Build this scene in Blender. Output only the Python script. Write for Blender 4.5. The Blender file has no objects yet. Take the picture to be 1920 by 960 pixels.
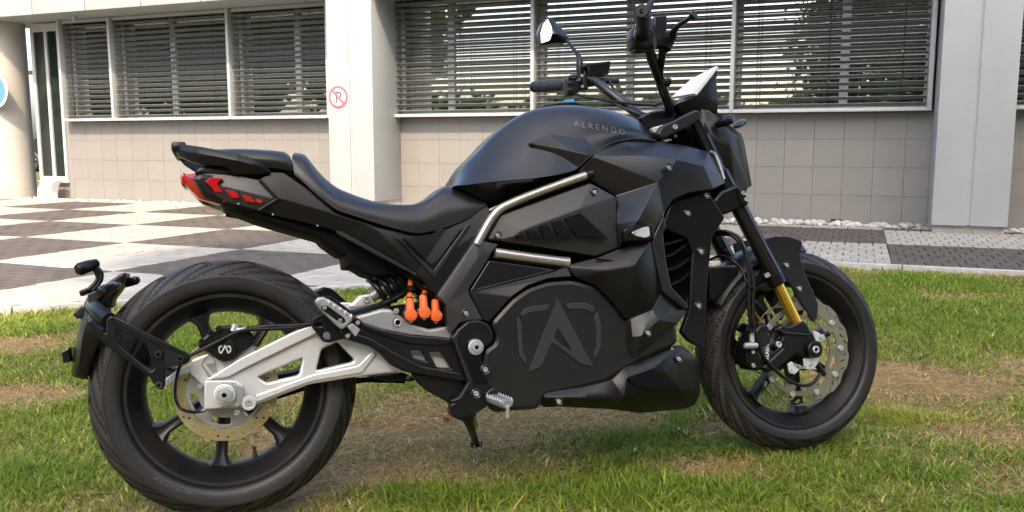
import bpy, bmesh, math, random
import numpy as np
from mathutils import Vector, Matrix

random.seed(7)
RNG = np.random.default_rng(11)
R = math.radians
scene = bpy.context.scene
COL = scene.collection

# ------------------------------------------------------------------ camera
CAM_H, CAM_PITCH, CAM_F = .9092, R(7.465), 1618.0      # metres, radians, focal length in units of a 1920 wide frame
cam_d = bpy.data.cameras.new("camera")
cam = bpy.data.objects.new("camera", cam_d)
COL.objects.link(cam)
cam_d.sensor_width = 36.0
cam_d.lens = 36.0 * CAM_F / 1920.0
cam_d.clip_start = .05
cam_d.clip_end = 2000
cam.location = (0, 0, CAM_H)
cam.rotation_euler = (R(90) - CAM_PITCH, 0, 0)
scene.camera = cam

# ------------------------------------------------------------------ sky, sun, exposure
SUN_EL, SUN_AZ = R(50), R(180 + 3)         # the sun stands behind the camera (azimuth clockwise from +Y)
world = bpy.data.worlds.new("World")
scene.world = world
world.use_nodes = True
wn = world.node_tree
sky = wn.nodes.new("ShaderNodeTexSky")
sky.sky_type = 'NISHITA'
sky.sun_disc = False
sky.sun_elevation = SUN_EL
sky.sun_rotation = SUN_AZ
sky.air_density = 1.0
sky.dust_density = 4.0
sky.ozone_density = 1.0
bg = wn.nodes["Background"]
bg.inputs["Strength"].default_value = .15
wn.links.new(sky.outputs[0], bg.inputs["Color"])

sun_d = bpy.data.lights.new("sun", 'SUN')
sun_d.energy = 2.0
sun_d.angle = R(.9)
sun_d.color = (1.0, .84, .64)
sun = bpy.data.objects.new("sun", sun_d)
COL.objects.link(sun)
to_sun = Vector((math.sin(SUN_AZ) * math.cos(SUN_EL), math.cos(SUN_AZ) * math.cos(SUN_EL), math.sin(SUN_EL)))
sun.rotation_euler = to_sun.to_track_quat('Z', 'Y').to_euler()
sun.location = (0, -20, 30)

vs = scene.view_settings
vs.view_transform = 'Standard'
vs.look = 'None'
vs.gamma = 1
vs.exposure = 1.95
vs.use_curve_mapping = False

# ------------------------------------------------------------------ helpers
cp, sp = math.cos(CAM_PITCH), math.sin(CAM_PITCH)
def ray(px, py):
    x, y = (px - 960) / CAM_F, -(py - 480) / CAM_F
    return np.array([x, y * sp + cp, y * cp - sp])
CAMP = np.array([0, 0, CAM_H])
# the motorcycle's own frame: X forward, Y to its left, Z up, leaning on its side stand
BIKE_YAW, BIKE_LEAN, BIKE_O = R(16.67), R(10.43), np.array([-.6903, 2.0296, 0.0])
_f = np.array([math.cos(BIKE_YAW), math.sin(BIKE_YAW), 0]); _l = np.array([-math.sin(BIKE_YAW), math.cos(BIKE_YAW), 0]); _z = np.array([0, 0, 1.])
_lf = _l * math.cos(BIKE_LEAN) - _z * math.sin(BIKE_LEAN); _u = _z * math.cos(BIKE_LEAN) + _l * math.sin(BIKE_LEAN)
BM = np.array([_f, _lf, _u])
_cb = BM @ (CAMP - BIKE_O)
def S(px, py, y):
    "the point of the motorcycle seen at (px, py), y metres to the right of its middle plane"
    d = BM @ ray(px, py)
    s = (-y - _cb[1]) / d[1]
    return _cb + s * d
def ground_at(px, py, z=0.):
    d = ray(px, py); s = (z - CAM_H) / d[2]
    return CAMP + s * d
# the building's frame: a runs along the wall to the right, p away from the camera
BY = R(21.88)
BB = np.array([math.cos(BY), -math.sin(BY), 0]); NB = np.array([math.sin(BY), math.cos(BY), 0])
def W_at(px, py, p):
    d = ray(px, py); s = p / (d @ NB); w = CAMP + s * d
    return w @ BB, w[2]

def tag(o, label=None, cat=None, group=None, kind=None):
    if label: o["label"] = label
    if cat: o["category"] = cat
    if group: o["group"] = group
    if kind: o["kind"] = kind
    return o
def link(o, parent=None):
    COL.objects.link(o)
    if parent is not None: o.parent = parent
    return o
def empty(name, loc=(0, 0, 0), rot=(0, 0, 0)):
    o = bpy.data.objects.new(name, None)
    o.location = loc; o.rotation_euler = rot
    o.empty_display_size = .1
    COL.objects.link(o)
    return o
def finish(me, mat, ang=35):
    me.materials.append(mat)
    if ang:
        me.polygons.foreach_set("use_smooth", [True] * len(me.polygons))
        me.set_sharp_from_angle(angle=R(ang))
    me.update()
    return me
def mobj(name, verts, faces, mat, parent=None, ang=35):
    me = bpy.data.meshes.new(name)
    me.from_pydata([tuple(map(float, v)) for v in verts], [], faces)
    me.validate()
    finish(me, mat, ang)
    return link(bpy.data.objects.new(name, me), parent)
def bobj(name, bm, mat, parent=None, ang=35):
    me = bpy.data.meshes.new(name)
    bm.normal_update()
    bm.to_mesh(me); bm.free()
    finish(me, mat, ang)
    return link(bpy.data.objects.new(name, me), parent)
def again(o, loc=None, rot=None, parent=None, scale=None):
    c = o.copy()
    if loc is not None: c.location = loc
    if rot is not None: c.rotation_euler = rot
    if scale is not None: c.scale = scale
    COL.objects.link(c)
    if parent is not None: c.parent = parent
    return c
def bm_box(bm, x0, x1, y0, y1, z0, z1):
    vs_ = [bm.verts.new((x, y, z)) for x in (x0, x1) for y in (y0, y1) for z in (z0, z1)]
    for f in ((0, 1, 3, 2), (4, 6, 7, 5), (0, 4, 5, 1), (2, 3, 7, 6), (0, 2, 6, 4), (1, 5, 7, 3)):
        bm.faces.new([vs_[i] for i in f])
def box(name, x0, x1, y0, y1, z0, z1, mat, parent=None, bevel=0):
    bm = bmesh.new(); bm_box(bm, min(x0, x1), max(x0, x1), min(y0, y1), max(y0, y1), min(z0, z1), max(z0, z1))
    if bevel:
        bmesh.ops.bevel(bm, geom=list(bm.edges), offset=bevel, segments=2, affect='EDGES', profile=.5)
    return bobj(name, bm, mat, parent)
def catmull(P, n):
    P = np.asarray(P, float)
    d = np.r_[0, np.cumsum(np.linalg.norm(np.diff(P, axis=0), axis=1) ** .5)]
    t = np.linspace(0, d[-1], n)
    out = np.zeros((n, P.shape[1]))
    for k, u in enumerate(t):
        i = min(max(np.searchsorted(d, u) - 1, 0), len(P) - 2)
        h = d[i + 1] - d[i] or 1e-9
        s = (u - d[i]) / h
        m0 = (P[i + 1] - P[i - 1]) / (d[i + 1] - d[i - 1]) * h if i > 0 else P[1] - P[0]
        m1 = (P[i + 2] - P[i]) / (d[i + 2] - d[i]) * h if i + 2 < len(P) else P[-1] - P[-2]
        out[k] = (2 * s**3 - 3 * s**2 + 1) * P[i] + (s**3 - 2 * s**2 + s) * m0 + (-2 * s**3 + 3 * s**2) * P[i + 1] + (s**3 - s**2) * m1
    return out
def rounded(pts, r, seg=3):
    "2D polygon with its corners rounded off by r"
    P = [np.asarray(p, float) for p in pts]; out = []
    n = len(P)
    for i in range(n):
        a, b, c = P[i - 1], P[i], P[(i + 1) % n]
        u, v = a - b, c - b
        lu, lv = np.linalg.norm(u), np.linalg.norm(v)
        k = min(r, lu * .45, lv * .45)
        if k < 1e-6: out.append(b); continue
        p0, p1 = b + u / lu * k, b + v / lv * k
        for s in np.linspace(0, 1, seg + 1):
            out.append((1 - s)**2 * p0 + 2 * s * (1 - s) * b + s * s * p1)
    return out
def fill_mesh(loops, t, bev):
    "flat solid from 2D loops (the first is the outline, the rest holes), thickness t, edges bevelled"
    cu = bpy.data.curves.new("outline", 'CURVE')
    cu.dimensions = '2D'; cu.fill_mode = 'BOTH'
    cu.extrude = max(t / 2 - bev, 1e-5); cu.bevel_depth = bev; cu.bevel_resolution = 1; cu.offset = -bev
    for L in loops:
        s = cu.splines.new('POLY'); s.points.add(len(L) - 1)
        s.points.foreach_set("co", np.array([(p[0], p[1], 0, 1) for p in L], float).ravel())
        s.use_cyclic_u = True
    ob = bpy.data.objects.new("outline", cu)
    me = bpy.data.meshes.new_from_object(ob)
    bpy.data.objects.remove(ob); bpy.data.curves.remove(cu)
    return me
def plate(name, pts, y, t, mat, parent, holes=(), bev=.002, rnd=3, hrnd=3, gx=0, gz=0, pin=None, ang=30, mirror=False):
    """A cut plate on the motorcycle's right side: outline in photo pixels, outer face y metres right of the middle plane (y grows by gx, gz
    per metre forward and up from the plate's centre), t thick."""
    loops = []
    C0 = np.mean([S(p[0], p[1], y) for p in pts], axis=0)
    def to2d(L, r):
        q = []
        for p in rounded(L, r) if r else L:
            s = S(p[0], p[1], y)
            for _ in range(3):
                s = S(p[0], p[1], y + gx * (s[0] - C0[0]) + gz * (s[2] - C0[2]))
            q.append((s[0], s[2]))
        return q
    loops.append(to2d(pts, rnd))
    for h in holes: loops.append(to2d(h, hrnd))
    me = fill_mesh(loops, t, bev)
    n = len(me.vertices); co = np.zeros(n * 3); me.vertices.foreach_get("co", co); co = co.reshape(-1, 3)
    yy = y + gx * (co[:, 0] - C0[0]) + gz * (co[:, 1] - C0[2])
    out = np.stack([co[:, 0], -(yy - t / 2) - co[:, 2], co[:, 1]], 1)
    me.vertices.foreach_set("co", out.ravel())
    finish(me, mat, ang); me.name = name
    o = link(bpy.data.objects.new(name, me), parent)
    if mirror: flip_copy(o, parent)
    return o
def flip_copy(o, parent):
    me = o.data.copy(); me.transform(Matrix.Scale(-1, 4, (0, 1, 0))); me.flip_normals()
    return link(bpy.data.objects.new(o.name.split('.')[0], me), parent)
def facets(name, V, F, mat, parent, t=.02, bev=.003, ang=32, mirror=False):
    "A faceted cover: V are (px, py, y) points, F the facets; made solid inwards"
    P = [S(*v) for v in V]
    bm = bmesh.new()
    vv = [bm.verts.new(p) for p in P]
    for f in F: bm.faces.new([vv[i] for i in f])
    bm.normal_update()
    bmesh.ops.recalc_face_normals(bm, faces=list(bm.faces))
    if sum(f.normal.y * f.calc_area() for f in bm.faces) > 0:
        bmesh.ops.reverse_faces(bm, faces=list(bm.faces))
    top = list(bm.faces)
    ret = bmesh.ops.extrude_face_region(bm, geom=top)     # the new copy becomes the outside, the old one goes inwards
    old = set(v for f in top for v in f.verts)
    for v in old: v.co.y += t
    bmesh.ops.recalc_face_normals(bm, faces=list(bm.faces))
    if bev:
        bm.normal_update()
        ed = [e for e in bm.edges if len(e.link_faces) == 2 and e.calc_face_angle(0) > R(6)]
        bmesh.ops.bevel(bm, geom=ed, offset=bev, segments=2, affect='EDGES', profile=.5, clamp_overlap=True)
    o = bobj(name, bm, mat, parent, ang)
    if mirror: flip_copy(o, parent)
    return o
def grid_faces(n, m, closed_m=False, closed_n=False):
    F = []
    for i in range(n - (0 if closed_n else 1)):
        for j in range(m - (0 if closed_m else 1)):
            F.append((i * m + j, i * m + (j + 1) % m, ((i + 1) % n) * m + (j + 1) % m, ((i + 1) % n) * m + j))
    return F
def loft(name, rows, mat, parent, n=48, m=24, mirror=True, ang=40, cap=True):
    "skin through rows of points; with mirror the far half is the mirror image of the near one"
    rr = [catmull(r, n) for r in rows]
    if mirror:
        far = [r * np.array([1, -1, 1]) for r in rr]
        if abs(rr[-1][:, 1]).max() < 1e-4: far = far[:-1]
        rr = rr + far[::-1]
        m = m * 2
    A_ = np.stack(rr, 0)
    G_ = np.stack([catmull(A_[:, j, :], m) for j in range(n)], 0)
    V = G_.reshape(-1, 3)
    F = grid_faces(n, m)
    if cap:
        F.append(tuple(range(m))); F.append(tuple((n - 1) * m + j for j in range(m)))
        F += [((i) * m, (i + 1) * m, (i + 1) * m + m - 1, i * m + m - 1) for i in range(n - 1)]
    o = mobj(name, V, F, mat, parent, ang)
    bm = bmesh.new(); bm.from_mesh(o.data); bmesh.ops.recalc_face_normals(bm, faces=list(bm.faces)); bm.to_mesh(o.data); bm.free()
    o.data.set_sharp_from_angle(angle=R(ang))
    return o
def tube(name, path, r, mat, parent, n=None, seg=14, cap=True, ang=40):
    "round tube along a path (r may be a list, one radius per path point)"
    path = [np.asarray(p, float) for p in path]
    rad = np.full(len(path), r, float) if np.isscalar(r) else np.asarray(r, float)
    if n:
        q = catmull(np.c_[np.array(path), rad], n); path = list(q[:, :3]); rad = q[:, 3]
    V = []; prev = None
    for i, p in enumerate(path):
        a = path[min(i + 1, len(path) - 1)] - path[max(i - 1, 0)]
        a = a / (np.linalg.norm(a) or 1)
        ref = prev if prev is not None else (np.array([0, 0, 1.]) if abs(a[2]) < .9 else np.array([1., 0, 0]))
        u = ref - a * (ref @ a); u /= np.linalg.norm(u); v = np.cross(a, u); prev = u
        for k in range(seg):
            w = 2 * math.pi * k / seg
            V.append(p + rad[i] * (math.cos(w) * u + math.sin(w) * v))
    F = grid_faces(len(path), seg, closed_m=True)
    if cap: F += [tuple(range(seg))[::-1], tuple((len(path) - 1) * seg + k for k in range(seg))]
    return mobj(name, V, F, mat, parent, ang)
def lathe(name, prof, mat, parent, c=(0, 0, 0), seg=64, ang=35, fwd=None, lef=None, up=None, closed=False):
    "profile of (radius, offset along Y) spun round the Y axis through c"
    th = np.linspace(0, 2 * math.pi, seg, endpoint=False)
    P = np.asarray(prof, float)
    V = np.stack([P[None, :, 0] * np.cos(th)[:, None], np.repeat(P[None, :, 1], seg, 0), P[None, :, 0] * np.sin(th)[:, None]], -1).reshape(-1, 3)
    if fwd is not None: V = V[:, :1] * fwd + V[:, 1:2] * lef + V[:, 2:] * up
    V = V + np.asarray(c)
    return mobj(name, V, grid_faces(seg, len(P), closed_m=closed, closed_n=True), mat, parent, ang)
def cyl(name, a, b, r, mat, parent, seg=20, bev=.0):
    a = np.asarray(a, float); b = np.asarray(b, float); d = (b - a); L = np.linalg.norm(d); d = d / L
    k = min(bev or L * .08, r * .3)
    return tube(name, [a, a + d * k * .01, a + d * k, b - d * k, b - d * k * .01, b], [r * .02, r - k, r, r, r - k, r * .02], mat, parent, seg=seg, cap=True)
def text_mesh(s, size, depth):
    cu = bpy.data.curves.new("txt", 'FONT'); cu.body = s; cu.size = size; cu.extrude = depth; cu.align_x = 'CENTER'
    ob = bpy.data.objects.new("txt", cu); me = bpy.data.meshes.new_from_object(ob)
    bpy.data.objects.remove(ob); bpy.data.curves.remove(cu)
    return me

# ------------------------------------------------------------------ materials
def mat(name, col, rough=.5, metal=0., spec=.5, noise=None, bump=None, coat=0., trans=0., var=None, stretch=None):
    """noise = (scale, colour2, low, high): a second colour in patches; bump = (scale, strength, distance)"""
    m = bpy.data.materials.new(name); m.use_nodes = True
    nt = m.node_tree; b = nt.nodes["Principled BSDF"]
    b.inputs["Base Color"].default_value = (*col, 1)
    b.inputs["Roughness"].default_value = rough
    b.inputs["Metallic"].default_value = metal
    b.inputs["Specular IOR Level"].default_value = spec
    if coat: b.inputs["Coat Weight"].default_value = coat; b.inputs["Coat Roughness"].default_value = .08
    if trans: b.inputs["Transmission Weight"].default_value = trans
    tc = nt.nodes.new("ShaderNodeTexCoord")
    if noise:
        n = nt.nodes.new("ShaderNodeTexNoise"); n.inputs["Scale"].default_value = noise[0]; n.inputs["Detail"].default_value = 6; n.inputs["Roughness"].default_value = .65
        rp = nt.nodes.new("ShaderNodeMapRange"); rp.inputs[1].default_value = noise[2]; rp.inputs[2].default_value = noise[3]
        mx = nt.nodes.new("ShaderNodeMix"); mx.data_type = 'RGBA'
        mx.inputs[6].default_value = (*col, 1); mx.inputs[7].default_value = (*noise[1], 1)
        if stretch:
            mp = nt.nodes.new("ShaderNodeMapping"); mp.inputs["Scale"].default_value = stretch
            nt.links.new(tc.outputs["Object"], mp.inputs["Vector"]); nt.links.new(mp.outputs[0], n.inputs["Vector"])
        else: nt.links.new(tc.outputs["Object"], n.inputs["Vector"])
        nt.links.new(n.outputs[0], rp.inputs[0]); nt.links.new(rp.outputs[0], mx.inputs[0])
        nt.links.new(mx.outputs[2], b.inputs["Base Color"])
        rr = nt.nodes.new("ShaderNodeMapRange"); rr.inputs[3].default_value = rough * .92; rr.inputs[4].default_value = min(1, rough * 1.12)
        nt.links.new(rp.outputs[0], rr.inputs[0]); nt.links.new(rr.outputs[0], b.inputs["Roughness"])
    if bump:
        n2 = nt.nodes.new("ShaderNodeTexNoise"); n2.inputs["Scale"].default_value = bump[0]; n2.inputs["Detail"].default_value = 4
        bp = nt.nodes.new("ShaderNodeBump"); bp.inputs["Strength"].default_value = bump[1]; bp.inputs["Distance"].default_value = bump[2]
        nt.links.new(tc.outputs["Object"], n2.inputs["Vector"]); nt.links.new(n2.outputs[0], bp.inputs["Height"]); nt.links.new(bp.outputs[0], b.inputs["Normal"])
    if var:                                    # each piece a little different
        oi = nt.nodes.new("ShaderNodeObjectInfo"); hs = nt.nodes.new("ShaderNodeHueSaturation")
        mr = nt.nodes.new("ShaderNodeMapRange"); mr.inputs[3].default_value = 1 - var; mr.inputs[4].default_value = 1 + var
        nt.links.new(oi.outputs["Random"], mr.inputs[0]); nt.links.new(mr.outputs[0], hs.inputs["Value"])
        src = b.inputs["Base Color"].links[0].from_socket if b.inputs["Base Color"].is_linked else None
        if src: nt.links.new(src, hs.inputs["Color"])
        else: hs.inputs["Color"].default_value = (*col, 1)
        nt.links.new(hs.outputs[0], b.inputs["Base Color"])
    return m
M_ = {}
M_['plastic'] = mat("black_plastic", (.0036, .0036, .0038), .34, noise=(4, (.0085, .0078, .0068), .45, .8), spec=.32)
M_['satin'] = mat("satin_black_paint", (.0055, .0057, .0062), .31, noise=(6, (.0090, .0090, .0092), .4, .8), spec=.55)
M_['grey_plastic'] = mat("charcoal_plastic", (.0060, .0062, .0060), .38, noise=(3.2, (.0165, .0142, .0115), .4, .8), spec=.42)
M_['panel'] = mat("graphite_panel", (.019, .0195, .0192), .40, noise=(5, (.025, .0245, .0235), .4, .8), spec=.5)
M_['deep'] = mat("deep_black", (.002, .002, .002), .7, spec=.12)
M_['rubber'] = mat("tyre_rubber", (.021, .019, .017), .62, noise=(6, (.058, .048, .039), .42, .78), bump=(300, .15, .0006))
M_['sidewall'] = mat("tyre_sidewall", (.0095, .009, .0086), .50, noise=(7, (.024, .0205, .0175), .45, .82))
M_['rim'] = mat("black_rim", (.0060, .0055, .0050), .42, noise=(6, (.030, .0225, .0165), .45, .78))
M_['alu'] = mat("cast_aluminium", (.62, .62, .60), .36, .4, noise=(14, (.54, .535, .515), .42, .8), bump=(400, .15, .0006))
M_['alu_dull'] = mat("dull_aluminium", (.33, .335, .325), .42, .5, noise=(30, (.26, .265, .258), .4, .75), bump=(300, .2, .0006))
M_['steel'] = mat("brushed_steel", (.46, .435, .375), .33, .8, noise=(4, (.40, .375, .32), .4, .7))
M_['bolt'] = mat("bolt_steel", (.50, .49, .47), .30, .6)
M_['gold'] = mat("gold_anodised", (.78, .47, .07), .27, .9)
M_['disc_gold'] = mat("brake_disc_gold", (.40, .33, .165), .38, .7, noise=(8, (.44, .375, .21), .4, .7))
M_['disc'] = mat("brake_disc_steel", (.25, .238, .178), .38, .55, noise=(30, (.20, .19, .14), .4, .7))
M_['orange'] = mat("orange_plastic", (.74, .13, .018), .45, noise=(40, (.50, .085, .014), .45, .8))
M_['red'] = mat("red_lens", (.40, .006, .008), .14, coat=.6)
M_['red_dark'] = mat("dark_red_lens", (.30, .01, .008), .12, coat=.6)
M_['leather'] = mat("seat_vinyl", (.0075, .0072, .007), .40, noise=(12, (.011, .0105, .010), .4, .8), bump=(420, .35, .0008))
M_['gloss'] = mat("gloss_black", (.008, .008, .009), .12)
M_['screen'] = mat("pale_screen", (.62, .60, .53), .45)
M_['mirror'] = mat("mirror_glass", (.9, .9, .9), .02, 1.)
M_['white'] = mat("white_paint", (.8, .8, .78), .4)
M_['blue'] = mat("blue_tape", (.03, .30, .55), .4)
M_['grip'] = mat("grip_rubber", (.012, .012, .015), .55, bump=(220, .4, .0008))

# ================================================================== THE SETTING
def soil_material():
    m = bpy.data.materials.new("soil_and_thatch"); m.use_nodes = True
    nt = m.node_tree; b = nt.nodes["Principled BSDF"]; b.inputs["Roughness"].default_value = .95; b.inputs["Specular IOR Level"].default_value = .15
    tc = nt.nodes.new("ShaderNodeTexCoord")
    def noise(s, d=8, r=.65):
        n = nt.nodes.new("ShaderNodeTexNoise"); n.inputs["Scale"].default_value = s; n.inputs["Detail"].default_value = d; n.inputs["Roughness"].default_value = r
        nt.links.new(tc.outputs["Object"], n.inputs["Vector"]); return n
    n1, n2, n3 = noise(38), noise(3.2, 4), noise(160, 3)
    r1 = nt.nodes.new("ShaderNodeValToRGB")
    r1.color_ramp.elements[0].position = .3; r1.color_ramp.elements[0].color = (.155, .092, .042, 1)
    r1.color_ramp.elements[1].position = .72; r1.color_ramp.elements[1].color = (.52, .345, .165, 1)
    nt.links.new(n1.outputs[0], r1.inputs[0])
    g = nt.nodes.new("ShaderNodeMix"); g.data_type = 'RGBA'; g.inputs[7].default_value = (.17, .165, .055, 1)
    mr = nt.nodes.new("ShaderNodeMapRange"); mr.inputs[1].default_value = .42; mr.inputs[2].default_value = .62; mr.inputs[4].default_value = .25
    nt.links.new(n2.outputs[0], mr.inputs[0]); nt.links.new(mr.outputs[0], g.inputs[0])
    ba = nt.nodes.new("ShaderNodeAttribute"); ba.attribute_name = "bareness"          # dark soil under the turf deepens the gaps between blades, dry tan soil where it is worn off
    sm = nt.nodes.new("ShaderNodeMix"); sm.data_type = 'RGBA'; sm.inputs[6].default_value = (.045, .040, .018, 1)
    nt.links.new(ba.outputs["Fac"], sm.inputs[0]); nt.links.new(r1.outputs[0], sm.inputs[7]); nt.links.new(sm.outputs[2], g.inputs[6])
    far = nt.nodes.new("ShaderNodeVectorMath"); far.operation = 'LENGTH'; nt.links.new(tc.outputs["Object"], far.inputs[0])
    fr = nt.nodes.new("ShaderNodeMapRange"); fr.inputs[1].default_value = 7.0; fr.inputs[2].default_value = 11.0; fr.inputs[4].default_value = .85
    nt.links.new(far.outputs["Value"], fr.inputs[0])
    g2 = nt.nodes.new("ShaderNodeMix"); g2.data_type = 'RGBA'; g2.inputs[7].default_value = (.085, .115, .030, 1)     # beyond the worn strip the lawn is closed turf
    nt.links.new(fr.outputs[0], g2.inputs[0]); nt.links.new(g.outputs[2], g2.inputs[6]); nt.links.new(g2.outputs[2], b.inputs["Base Color"])
    bp = nt.nodes.new("ShaderNodeBump"); bp.inputs["Strength"].default_value = .8; bp.inputs["Distance"].default_value = .012
    nt.links.new(n3.outputs[0], bp.inputs["Height"]); nt.links.new(bp.outputs[0], b.inputs["Normal"])
    return m
M_['soil'] = soil_material()
# value noise on the plane, for patches of dry and lush grass and for uneven ground
def vnoise(x, y, s, seed):
    g = np.random.default_rng(seed).random((64, 64))
    u, v = x * s, y * s
    i, j = np.floor(u).astype(int), np.floor(v).astype(int); fu, fv = u - i, v - j
    fu = fu * fu * (3 - 2 * fu); fv = fv * fv * (3 - 2 * fv)
    h = lambda a, b: g[a % 64, b % 64]
    return (h(i, j) * (1 - fu) + h(i + 1, j) * fu) * (1 - fv) + (h(i, j + 1) * (1 - fu) + h(i + 1, j + 1) * fu) * fv
def fbm(x, y, s, seed):
    return .55 * vnoise(x, y, s, seed) + .3 * vnoise(x, y, s * 2.3, seed + 1) + .15 * vnoise(x, y, s * 5.1, seed + 2)

# ground: one sheet to the horizon, finely divided and uneven near the camera
def ground_mesh():
    xs = np.r_[-600, -200, -60, -20, -8, np.linspace(-4.5, 5.5, 160), 8, 20, 60, 200, 600]
    ys = np.r_[-600, -200, -60, -20, -5, 0, np.linspace(1.2, 7.6, 120), 9, 12, 20, 60, 200, 600]
    X, Y = np.meshgrid(xs, ys, indexing='ij')
    Z = -.012 + .018 * (fbm(X + 50, Y + 50, 2.2, 5) - .5)
    pad = (X > -4.4) & (X < 5.4) & (Y > 1.3) & (Y < 7.4)
    Z = np.where(pad, Z, -.02)
    V = np.stack([X, Y, Z], -1).reshape(-1, 3)
    o = mobj("ground", V, grid_faces(len(xs), len(ys)), M_['soil'], None, ang=60)
    dry, bare, lush, lime = patch_fields(V[:, 0], V[:, 1])
    at = o.data.attributes.new("bareness", 'FLOAT', 'POINT'); at.data.foreach_set("value", np.clip(.12 + 1.1 * bare + .35 * dry, 0, 1).astype(np.float32))
    return o

def patch_fields(X, Y):
    "dryness 0..1, bareness 0..1 and lushness 0..1 on the lawn"
    dry = np.clip((fbm(X + 20, Y + 20, 1.5, 21) - .50) * 3.4, 0, 1) * .62
    bare = np.clip((fbm(X + 33, Y + 12, 1.1, 31) - .60) * 5, 0, 1)
    lush = np.clip((fbm(X + 3, Y + 42, 1.3, 41) - .48) * 4, 0, 1)
    wob = (fbm(X + 9, Y + 9, 4.5, 51) - .5) * 1.1
    def blob(px, py, rx, ry):
        g = ground_at(px, py); q = ((X - g[0]) / rx)**2 + ((Y - g[1]) / ry)**2
        return np.clip(1.35 - np.sqrt(q) + wob, 0, 1)
    for px, py, rx, ry, d, b in ((60, 640, .34, .22, .9, .9), (30, 735, .3, .14, .9, .6), (740, 800, .46, .32, .9, .5), (905, 800, .44, .26, .8, .85), (1040, 780, .46, .20, .95, .55), (780, 880, .30, .14, .75, .35), (1700, 715, .46, .24, .9, .85), (1830, 800, .30, .22, .9, .3),
                             (1440, 872, .34, .09, .8, .7), (1880, 890, .2, .14, .7, .4), (640, 880, .26, .12, .7, .7), (540, 720, .3, .2, .9, .4), (1480, 620, .4, .4, .6, .2), (1330, 800, .15, .1, .8, .4), (560, 930, .2, .08, .7, .3)):
        k = blob(px, py, rx, ry); dry = np.maximum(dry, d * k); bare = np.maximum(bare, b * np.clip(k * 1.3 - .25, 0, 1)); lush = lush * (1 - k)
    for px, py, rx, ry in ((1220, 822, .30, .13), (1040, 925, .4, .08), (1640, 880, .36, .14), (1750, 590, 1.1, .7), (330, 640, .6, .5), (80, 900, .5, .2), (100, 575, .4, .25), (1250, 920, .5, .1), (660, 545, .5, .3), (880, 930, .4, .1)):
        k = blob(px, py, rx, ry); dry *= (1 - .8 * k); bare *= (1 - .95 * k); lush = np.maximum(lush, k)
    lime = blob(1740, 782, .27, .085)
    return dry, bare, lush, lime
ground = tag(ground_mesh(), kind="structure")

# ---------------- paving: a chequerboard of small pavers, aligned with the building
A0, DA, P0, DP = .25, 1.26, 5.82, 1.34
KERB_P = 6.82
def paved(a, p): return (p > np.minimum(KERB_P, a + 7.5)) & (p < 9.82)
M_['sand'] = mat("joint_sand", (.055, .048, .040), .95, noise=(30, (.1, .085, .07), .4, .7))
M_['paver_white'] = mat("pale_paver", (.315, .297, .252), .85, noise=(3.2, (.255, .242, .207), .42, .75), bump=(90, .4, .003), var=.11)
M_['paver_dark'] = mat("dark_paver", (.064, .051, .041), .85, noise=(2.5, (.096, .077, .061), .42, .72), bump=(90, .4, .003), var=.10)
ROT_B = (0, 0, -BY)
pts = [(-26, -18.5), (-.68, KERB_P), (14, KERB_P), (14, 9.82), (-26, 9.82)]
paving = mobj("paving", [(a, p, .012) for a, p in pts] + [(a, p, -.1) for a, p in pts], [(0, 1, 2, 3, 4), (5, 6, 1, 0), (6, 7, 2, 1), (7, 8, 3, 2)], M_['sand'], None, 0)
paving.rotation_euler = ROT_B
tag(paving, kind="structure")
def paver_mesh(la, lp, m):
    bm = bmesh.new(); bm_box(bm, -la / 2, la / 2, -lp / 2, lp / 2, 0, .02)
    bmesh.ops.bevel(bm, geom=[e for e in bm.edges if all(v.co.z > .01 for v in e.verts)], offset=.004, segments=1, affect='EDGES')
    me = bpy.data.meshes.new("paver"); bm.to_mesh(me); bm.free(); finish(me, m, 0); return me
BR = []
for i in range(-16, 9):
    for j in range(-7, 4):
        white = (i + j) % 2 == 0
        ca, cpp = A0 + i * DA, P0 + j * DP - (.25 if A0 + i * DA > -2.4 else 0)
        along_a = True
        na, npp = (6, 13) if ca < -2.4 else (11, 7)
        la, lp = DA / na, DP / npp
        for u in range(na + (1 if along_a else 0)):
            for v in range(npp + (0 if along_a else 1)):
                off_a = -.5 * (v % 2) if along_a else 0; off_p = -.5 * (u % 2) if not along_a else 0
                a_lo, a_hi = max(0, (u + off_a) * la), min(DA, (u + off_a + 1) * la)
                p_lo, p_hi = max(0, (v + off_p) * lp), min(DP, (v + off_p + 1) * lp)
                if a_hi - a_lo < .02 or p_hi - p_lo < .02: continue
                a, p = ca + (a_lo + a_hi) / 2, cpp + (p_lo + p_hi) / 2
                if not paved(a, p) or p > 9.75: continue
                BR.append((a, p, a_hi - a_lo - .005, p_hi - p_lo - .007, white))
def seen_size(b):
    w = b[0] * BB + b[1] * NB
    q = w - CAMP
    dep = q[1] * cp - q[2] * sp
    if dep < .5: return 0
    px = 960 + CAM_F * q[0] / dep; py = 480 - CAM_F * (q[1] * sp + q[2] * cp) / dep
    if not (0 < px < 1920 and 0 < py < 960): return 0
    if 740 < px < 1380: return .1 / dep                     # behind the motorcycle's body
    return 1 / dep
BR.sort(key=seen_size, reverse=True)
shared = {}
for b in BR[:290]:
    key = (round(b[2], 3), round(b[3], 3), b[4])
    if key not in shared: shared[key] = paver_mesh(b[2], b[3], M_['paver_white' if b[4] else 'paver_dark'])
    o = bpy.data.objects.new("paver", shared[key])
    o.location = (b[0], b[1], random.uniform(.004, .008)); o.rotation_euler = (random.uniform(-.006, .006), random.uniform(-.006, .006), random.uniform(-.008, .008))
    link(o, paving)
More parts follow.
